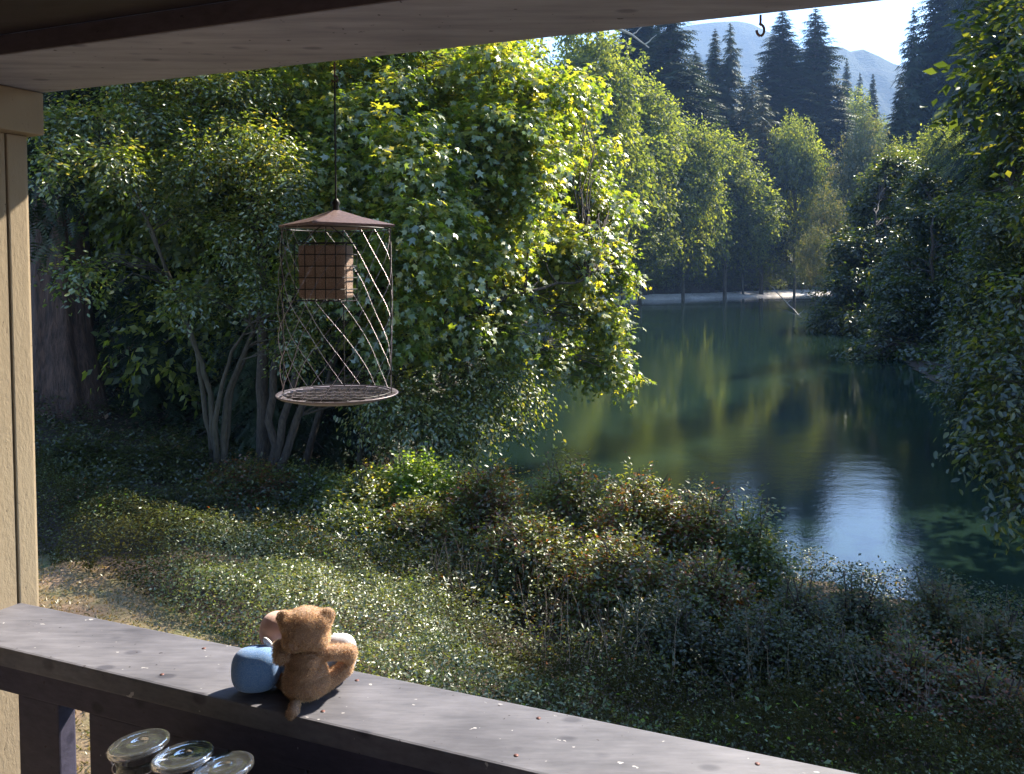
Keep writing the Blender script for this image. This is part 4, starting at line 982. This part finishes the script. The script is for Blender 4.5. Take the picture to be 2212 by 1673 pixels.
# helical strands; each one a part
RC = .108; NH = 17
for i in range(NH):
    a0 = i*2*PI/NH+.2; tw_ = R(125)
    pts = []
    for s in np.linspace(0, 1, 22):
        rr = RC*(1.0+.03*math.sin(s*PI))+.0035*math.sin(s*7+i*1.7)+.002*math.sin(s*17+i*2.9)
        aa = a0+tw_*s+.07*math.sin(s*6+i*2.3)*math.sin(s*PI); pts.append((rr*math.cos(aa), rr*math.sin(aa), .006+(zr-.01)*(s)))
    pts = [(x_, y_, z_) for (x_, y_, z_) in pts]
    T = Tubes(); T.add([(x_, y_, z_) for x_, y_, z_ in pts], .0005, 5)
    link('cage_wire', T.mesh('cage_wire'), M['wire'], feeder)
for z_ in (zr-.008, .008):
    T = Tubes(); T.add([(RC*math.cos(a), RC*math.sin(a), z_) for a in np.linspace(0, 2*PI, 33)], .0014, 5)
    link('cage_ring', T.mesh('cage_ring'), M['blackwire'], feeder)
for a in (R(184), R(4), R(95)):
    T = Tubes(); T.add([(RC*1.01*math.cos(a), RC*1.01*math.sin(a), z_) for z_ in np.linspace(.004, zr-.004, 8)], .0013, 5); link('upright', T.mesh('upright'), M['blackwire'], feeder)
# tray: shallow dish and mesh
bm = bmesh.new(); K = 40; rows = [(.001, -.011), (.05, -.010), (.09, -.0065), (.118, .0008), (.1225, .004), (.1235, .005), (.1225, .0065), (.116, .002), (.088, -.004), (.05, -.0075), (.001, -.0085)]
rings = [[bm.verts.new((r_*math.cos(k*2*PI/K), r_*math.sin(k*2*PI/K), z_)) for k in range(K)] for r_, z_ in rows]
for a, b_ in zip(rings[:-1], rings[1:]):
    for k in range(K): f = bm.faces.new((a[k], a[(k+1) % K], b_[(k+1) % K], b_[k])); f.smooth = True
bmesh.ops.recalc_face_normals(bm, faces=bm.faces)
me = bpy.data.meshes.new('tray'); bm.to_mesh(me); bm.free(); tr_ = link('tray', me, M['tray'], feeder)
T = Tubes()
for i in range(-5, 6):
    o = i*.02; h = math.sqrt(max(.108**2-o*o, .0004))
    T.add([(o-h*.25, -h*.97, .003), (o+h*.25, h*.97, .003)], .0011, 4); T.add([(-h*.97, o, .005), (h*.97, o, .005)], .0011, 4)
link('tray_mesh', T.mesh('tray_mesh'), M['blackwire'], tr_)
T = Tubes()
T.add([(RC*math.cos(a), RC*math.sin(a), .009) for a in np.linspace(0, 2*PI, 33)], .0012, 5)
# suet basket
sc_c = (P(707, 588, TF)-Vector((fc.x, fc.y, tray_z)))/FK; sw, sh, sdp = .104, .108, .042
bk = empty('suet_basket', (sc_c.x, sc_c.y-.01, sc_c.z), R(-14)); bk.parent = feeder
T = Tubes(); hw, hh, hd = sw/2+.004, sh/2+.004, sdp/2+.004
for i in range(6):
    o = -hw+i*2*hw/5
    T.add([(o, -hd, -hh), (o, -hd, hh)], .0011, 4); T.add([(o, hd, -hh), (o, hd, hh)], .0011, 4); T.add([(o, -hd, -hh), (o, hd, -hh)], .0011, 4)
    o = -hh+i*2*hh/5
    T.add([(-hw, -hd, o), (hw, -hd, o), (hw, -hd, o)], .0011, 4); T.add([(-hw, hd, o), (hw, hd, o)], .0011, 4)
    T.add([(hw, -hd, o), (hw, hd, o)], .0011, 4); T.add([(-hw, -hd, o), (-hw, hd, o)], .0011, 4)
link('basket_grid', T.mesh('basket_grid'), M['blackwire'], bk)
T = Tubes(); T.add([(0, 0, hh), (0, 0, zr-sc_c.z)], .0012, 4); T.add([(-hw, 0, hh), (-hw*.3, 0, hh+.03), (0, 0, hh+.04), (hw*.3, 0, hh+.03), (hw, 0, hh)], .0012, 4)
link('basket_hanger', T.mesh('basket_hanger'), M['blackwire'], bk)
def suet_mat():
    m, nt, out = mat_new('suet_with_seeds'); n1 = noise(nt, 95, 5, .75)
    v = nt.nodes.new('ShaderNodeTexVoronoi'); v.inputs['Scale'].default_value = 190
    c = ramp(nt, [(.36, (.20, .10, .06)), (.52, (.58, .39, .29)), (.68, (.85, .70, .58))], n1.outputs[0]).outputs[0]
    c = mixc(nt, c, (.08, .04, .025), ramp(nt, [(.12, (1, 1, 1)), (.2, (0, 0, 0))], v.outputs['Distance']).outputs[0])
    princ(nt, out, Base_Color=c, Roughness=.7, Normal=bump(nt, n1.outputs[0], .9, .006)); return m
bm = bmesh.new(); bm_box(bm, (sw, sdp, sh), Matrix.Identity(4), .008); bmesh.ops.subdivide_edges(bm, edges=bm.edges[:], cuts=6, use_grid_fill=True)
for v in bm.verts:
    n_ = math.sin(v.co.x*190+v.co.z*130)*math.sin(v.co.z*170+1)*.0012; v.co += v.normal*n_ if v.normal.length else Vector()
me = bpy.data.meshes.new('suet_cake'); bm.to_mesh(me); bm.free()
su = link('suet_cake', me, suet_mat(), label='brown seed suet cake inside the wire basket of the bird feeder', cat='suet cake')
su.scale = (FK, FK, FK); su.location = (fc.x+sc_c.x*FK, fc.y+(sc_c.y-.01)*FK, tray_z+sc_c.z*FK); su.rotation_euler = (0, 0, R(-14))

# ------------------------------------------------------------------ plush bear and its companion
def blobmesh(parts, voxel=.0022, smooth=6):
    "union of ellipsoids (centre, radii, rot_z, rot_y) as one continuous skin"
    bm = bmesh.new()
    for c, r_, *rt_ in parts:
        m = Matrix.Translation(c)
        if rt_: m = m @ rt_[0]
        m = m @ Matrix.Diagonal((*r_, 1))
        bmesh.ops.create_icosphere(bm, subdivisions=4, radius=1, matrix=m)
    me = bpy.data.meshes.new('tmp'); bm.to_mesh(me); bm.free()
    o = bpy.data.objects.new('tmp', me); col.objects.link(o)
    md = o.modifiers.new('r', 'REMESH'); md.mode = 'VOXEL'; md.voxel_size = voxel; md.use_smooth_shade = True
    m2 = o.modifiers.new('s', 'SMOOTH'); m2.iterations = smooth; m2.factor = .6
    dg = bpy.context.evaluated_depsgraph_get(); dg.update()
    res = bpy.data.meshes.new_from_object(o.evaluated_get(dg)); bpy.data.objects.remove(o); bpy.data.meshes.remove(me)
    return res
def capsule(a, b_, ra_, rb_, n=6):
    a = Vector(a); b_ = Vector(b_)
    return [(tuple(a.lerp(b_, i/n)), (ra_+(rb_-ra_)*i/n,)*3) for i in range(n+1)]
def add_fur(me, n, length, width, seed, mat_fur, mat_skin):
    r = np.random.default_rng(seed)
    nv = len(me.vertices); co = np.empty(nv*3, np.float32); me.vertices.foreach_get('co', co); co = co.reshape(-1, 3)
    no = np.array([tuple(v.normal) for v in me.vertices])
    i = r.choice(nv, n); p = co[i]+r.normal(0, .0006, (n, 3)); nn = no[i]
    flow = np.stack([fnoise(p[:, 0], p[:, 2], 60, 1), fnoise(p[:, 1], p[:, 0], 60, 2), fnoise(p[:, 2], p[:, 1], 60, 3)-.5], -1)
    d = nrm(nn*.75+flow*.9+sph(n, r)*.35)
    side = nrm(np.cross(d, sph(n, r))); L = length*r.uniform(.5, 1.2, n)[:, None]
    v0 = p-side*width; v1 = p+side*width; v2 = p+d*L
    V = np.stack([v0, v1, v2], 1).reshape(-1, 3); 
    fm = np_mesh('fur', V, np.arange(n*3).reshape(-1, 3), np.clip(.5+.3*fnoise(p[:, 0], p[:, 2], 90, 6)+r.normal(0, .25, n), 0, 1))
    fm.materials.append(mat_fur)
    return fm
def fur_mat(name, cols):
    return leaf_mat(name, cols, trans=.3, tcol=1.6, gloss=.02, rough=.5, yshift=(1.1, 1, .85))
M['fur'] = fur_mat('golden_brown_fur', [(.42, .29, .19), (.60, .44, .29), (.74, .56, .39), (.84, .68, .50)])
def cloth(name, c, c2=None, scale=120, thr=.62, **k):
    m, nt, out = mat_new(name); n1 = noise(nt, scale, 3, .5); n2 = noise(nt, 400, 2, .6)
    cc = mixc(nt, c, c2 or tuple(q*.8 for q in c), ramp(nt, [(thr, (0, 0, 0)), (thr+.05, (1, 1, 1))], n1.outputs[0]).outputs[0])
    princ(nt, out, Base_Color=cc, Roughness=.85, Sheen_Weight=.3, Normal=bump(nt, n2.outputs[0], .4, .001)); return m
M['bearskin'] = cloth('brown_plush_base', (.38, .24, .165))
bp = P(655, 1520, 1.165); bpos = Vector((bp.x, bp.y+.018, HR))
bear = empty('teddy_bear', bpos, R(8), label='small brown plush teddy bear sitting on the railing with its back to the viewer', cat='teddy bear')
E = lambda c, r_, *k: (c, r_, *k)
body = [E((0, .002, .038), (.035, .030, .037)), E((.001, 0, .027), (.038, .032, .027)), E((0, .004, .064), (.029, .024, .022))]
body += capsule((.028, .012, .016), (.060, .028, .034), .0145, .0135) + capsule((.060, .028, .034), (.064, .034, .046), .0135, .0105)   # right leg, bent up
body += capsule((-.020, .016, .018), (-.040, .040, .016), .017, .016)                                                       # left leg
body += capsule((.020, .004, .075), (.046, .006, .0745), .0115, .0125) + capsule((.046, .006, .0745), (.068, .012, .070), .0125, .0135) + capsule((.070, .014, .068), (.068, .024, .052), .0115, .0095)   # right arm on the knee
body += capsule((-.020, .004, .070), (-.040, .000, .076), .0115, .0125) + capsule((-.040, .000, .076), (-.044, .012, .090), .012, .010)   # left arm raised
body += [E((-.015, -.046, .001), (.0105, .0095, .0115)), E((-.014, -.034, .008), (.009, .011, .008))]  # tail
hd_z = .121
head = [E((0, .006, hd_z), (.038, .033, .036)), E((0, .004, hd_z+.016), (.031, .028, .021))]
for sx in (-1, 1):
    head += [E((sx*.018, .004, hd_z-.017), (.020, .026, .019)), E((sx*.024, .004, hd_z+.013), (.018, .023, .019)), E((sx*.035, .001, hd_z+.0235), (.0115, .008, .0135)), E((sx*.029, .003, hd_z+.018), (.011, .010, .013))]
head += [E((0, .034, hd_z-.008), (.017, .017, .013))]
me = blobmesh(body+head); me.materials.append(M['bearskin'])
bear.scale = (.92, .90, .86)
bo = link('body', me, None, bear); 
link('fur', add_fur(me, 46000, .0040, .00036, 4, M['fur'], None), None, bear)
# eyes and nose on the hidden side
def ball(name, c, r_, mat, parent):
    bm = bmesh.new(); bmesh.ops.create_uvsphere(bm, u_segments=14, v_segments=10, radius=1, matrix=Matrix.Translation(c) @ Matrix.Diagonal((*r_, 1)))
    for f in bm.faces: f.smooth = True
    m_ = bpy.data.meshes.new(name); bm.to_mesh(m_); bm.free(); return link(name, m_, mat, parent)
mb_, nt, out = mat_new('black_button'); princ(nt, out, Base_Color=(.01, .01, .01), Roughness=.15); M['button'] = mb_
for sx in (-1, 1): ball('eye', (sx*.014, .037, hd_z+.006), (.003, .003, .003), M['button'], bear)
ball('nose', (0, .051, hd_z-.004), (.005, .003, .004), M['button'], bear)

# companion: blue speckled body lying along the rail, pink head behind the bear
def fleck_mat():
    m, nt, out = mat_new('blue_speckled_fleece'); n1 = noise(nt, 70, 3, .6); v = nt.nodes.new('ShaderNodeTexVoronoi'); v.inputs['Scale'].default_value = 95; v.inputs['Randomness'].default_value = 1
    c = ramp(nt, [(.35, (.09, .22, .52)), (.65, (.17, .34, .66))], n1.outputs[0]).outputs[0]
    c = mixc(nt, c, (.75, .82, .92), ramp(nt, [(.22, (1, 1, 1)), (.30, (0, 0, 0))], v.outputs['Distance']).outputs[0])
    princ(nt, out, Base_Color=c, Roughness=.9, Sheen_Weight=.3, Normal=bump(nt, n1.outputs[0], .5, .002)); return m
M['blue'] = fleck_mat()
M['white'] = cloth('white_fleece', (.72, .74, .78), (.6, .64, .72), 60, .6)
M['pink'] = cloth('pale_pink_plush', (.70, .43, .34), (.74, .48, .39), 60, .6)
dp = P(552, 1456, 1.195)
doll = empty('plush_doll', (dp.x, dp.y, HR), R(8), label='small plush doll with pale pink head and blue speckled body tucked behind the bear', cat='plush toy')
def superblob(c, r_, p=3.2, n=40):
    V = []; 
    for i in range(n+1):
        th = -PI/2+PI*i/n
        for j in range(n*2):
            ph = 2*PI*j/(n*2); x_ = math.cos(th)*math.cos(ph); y_ = math.cos(th)*math.sin(ph); z_ = math.sin(th)
            k = (abs(x_)**p+abs(y_)**2.2+abs(z_)**p)**(-1/p)
            V.append((c[0]+r_[0]*x_*k, c[1]+r_[1]*y_*k, c[2]+r_[2]*z_*k))
    idx = np.arange((n+1)*n*2).reshape(n+1, n*2); nx_ = np.roll(idx, -1, 1)
    q = np.stack([idx[:-1], nx_[:-1], nx_[1:], idx[1:]], -1).reshape(-1, 4)
    return np.array(V), q
V, q = superblob((0, .006, .0345), (.0365, .026, .034), 2.7); me = np_mesh('body', V, q, smooth=True); link('body', me, M['blue'], doll)
V, q = superblob((.062, .020, .034), (.050, .018, .030), 2.4); link('belly', np_mesh('belly', V, q, smooth=True), M['blue'], doll)
V, q = superblob((.124, .024, .040), (.026, .016, .032), 2.6); link('foot', np_mesh('foot', V, q, smooth=True), M['white'], doll)
V, q = superblob((.110, .022, .034), (.034, .018, .030), 2.4); link('leg', np_mesh('leg', V, q, smooth=True), M['blue'], doll)
V, q = superblob((.026, .045, .075), (.0275, .024, .029), 2.2); link('head', np_mesh('head', V, q, smooth=True), M['pink'], doll)
V, q = superblob((.045, .040, .055), (.016, .014, .018), 2.2); link('neck', np_mesh('neck', V, q, smooth=True), M['pink'], doll)
V, q = superblob((0, 0, 0), (.0055, .0035, .0135), 2.0); er = link('bow', np_mesh('bow', V, q, smooth=True), M['white'], doll); er.location = (.018, .012, .068); er.rotation_euler = (0, R(-32), 0)

# ------------------------------------------------------------------ glass jars on a small table
mg, nt, out = mat_new('clear_glass')
gl = nt.nodes.new('ShaderNodeBsdfGlass'); gl.inputs['IOR'].default_value = 1.45; gl.inputs['Roughness'].default_value = .06; gl.inputs['Color'].default_value = (.93, .96, .95, 1)
tp = nt.nodes.new('ShaderNodeBsdfTransparent'); tp.inputs[0].default_value = (.9, .93, .93, 1)
mx_ = nt.nodes.new('ShaderNodeMixShader'); mx_.inputs[0].default_value = .35
nt.links.new(gl.outputs[0], mx_.inputs[1]); nt.links.new(tp.outputs[0], mx_.inputs[2]); nt.links.new(mx_.outputs[0], out.inputs[0])
M['glass'] = mg
ml, nt, out = mat_new('dusty_glass')
gl = nt.nodes.new('ShaderNodeBsdfGlass'); gl.inputs['IOR'].default_value = 1.45; gl.inputs['Roughness'].default_value = .04
df = nt.nodes.new('ShaderNodeBsdfDiffuse'); df.inputs[0].default_value = (.62, .62, .62, 1)
tp = nt.nodes.new('ShaderNodeBsdfTransparent'); tp.inputs[0].default_value = (.85, .85, .85, 1)
a_ = nt.nodes.new('ShaderNodeMixShader'); a_.inputs[0].default_value = .35; b_m = nt.nodes.new('ShaderNodeMixShader'); b_m.inputs[0].default_value = .05
nt.links.new(gl.outputs[0], a_.inputs[1]); nt.links.new(tp.outputs[0], a_.inputs[2]); nt.links.new(a_.outputs[0], b_m.inputs[1]); nt.links.new(df.outputs[0], b_m.inputs[2]); nt.links.new(b_m.outputs[0], out.inputs[0])
M['dusty'] = ml
def lathe(name, prof, mat, parent, K=40):
    V = []
    for r_, z_ in prof:
        for k in range(K): V.append((r_*math.cos(2*PI*k/K), r_*math.sin(2*PI*k/K), z_))
    idx = np.arange(len(prof)*K).reshape(-1, K); nx_ = np.roll(idx, -1, 1)
    q = np.stack([idx[:-1], nx_[:-1], nx_[1:], idx[1:]], -1).reshape(-1, 4)
    return link(name, np_mesh(name, np.array(V), q, smooth=True), mat, parent)
LT = 1.085
l1 = P(300, 1609, LT)
TABLE_Z = l1.z-.108
jar0 = empty('glass_jar', (l1.x, l1.y, TABLE_Z), R(10), label='leftmost clear glass clip-top jar of the three on the porch table', cat='jar', group='glass jars under the railing')
lathe('jar_body', [(.0005, .001), (.027, .001), (.031, .005), (.032, .02), (.032, .066), (.029, .078), (.028, .088), (.0305, .091), (.0305, .095), (.028, .095), (.0262, .088), (.0272, .078), (.0298, .066), (.0298, .02), (.028, .006), (.0005, .004)], M['glass'], jar0)
lid = lathe('lid', [(.0005, .0045), (.012, .0045), (.014, .0065), (.020, .004), (.033, .0035), (.037, .006), (.0395, .004), (.0395, -.001), (.037, -.003), (.030, -.001), (.0005, -.0005)], M['dusty'], jar0)
lid.location = (0, 0, .106); lid.rotation_euler = (R(-6), R(-5), 0)
T = Tubes()
ringp = [(.0335*math.cos(a), .0335*math.sin(a), .083) for a in np.linspace(0, 2*PI, 33)]
T.add(ringp, .0009, 5); T.add([(-.034, .0, .083), (-.041, 0, .095), (-.043, 0, .100), (-.038, .006, .103)], .001, 5); T.add([(-.034, .006, .083), (-.040, .006, .094), (-.043, .006, .100)], .001, 5)
link('wire_bail', T.mesh('wire_bail'), M['wire'], jar0)
# something pale packed in the jar: folded paper
pm, nt, out = mat_new('pale_paper'); princ(nt, out, Base_Color=(.5, .46, .42), Roughness=.7); M['paper'] = pm
bm = bmesh.new()
for k in range(5): bm_box(bm, (.030-.003*k, .0016, .034), Matrix.Translation((0, -.008+.004*k, .034)) @ Matrix.Rotation(R(12-6*k), 4, 'Z'), .0004)
me = bpy.data.meshes.new('paper_slips'); bm.to_mesh(me); bm.free(); link('contents', me, M['paper'], jar0)
for lab, (x_, y_, t_) in (('middle clear glass clip-top jar of the three on the porch table', (395, 1629, LT-.028)), ('rightmost clear glass clip-top jar, its lid slightly more tilted than the others', (481, 1648, LT-.054))):
    r0_ = jar0.copy(); col.objects.link(r0_); c = P(x_, y_, t_); r0_.location = (c.x, c.y, TABLE_Z); r0_['label'] = lab; r0_.rotation_euler = (0, 0, R(2))
    for ch in jar0.children:
        k = ch.copy(); col.objects.link(k); k.parent = r0_
        if ch.name.startswith('lid') and 'rightmost' in lab: k.rotation_euler = (R(-5), R(-8), 0)
tb = empty('side_table', (l1.x+.2, l1.y-.12, HR-.985), R(-20.5), label='small dark wooden side table under the glass jars below the picture edge', cat='table')
th = TABLE_Z-(HR-.985)
box_obj('tabletop', (.62, .34, .022), Matrix.Translation((0, 0, th-.0112)), M['trimd'], tb, .004)
for sx in (-1, 1):
    for sy in (-1, 1): box_obj('leg', (.03, .03, th-.023), Matrix.Translation((sx*.28, sy*.14, (th-.023)/2)), M['trimd'], tb, .003)

# ------------------------------------------------------------------ air
hz_, nt, out = mat_new('thin_haze')
pv = nt.nodes.new('ShaderNodeVolumePrincipled'); pv.inputs['Color'].default_value = (.36, .58, 1, 1); pv.inputs['Density'].default_value = HAZE = 0.0003; pv.inputs['Anisotropy'].default_value = .0
nt.links.new(pv.outputs[0], out.inputs['Volume'])
bm = bmesh.new(); bm_box(bm, (4600, 3400, 752), Matrix.Translation((0, 1390, 373)))
me = bpy.data.meshes.new('haze'); bm.to_mesh(me); bm.free(); link('haze', me, hz_, kind='stuff')
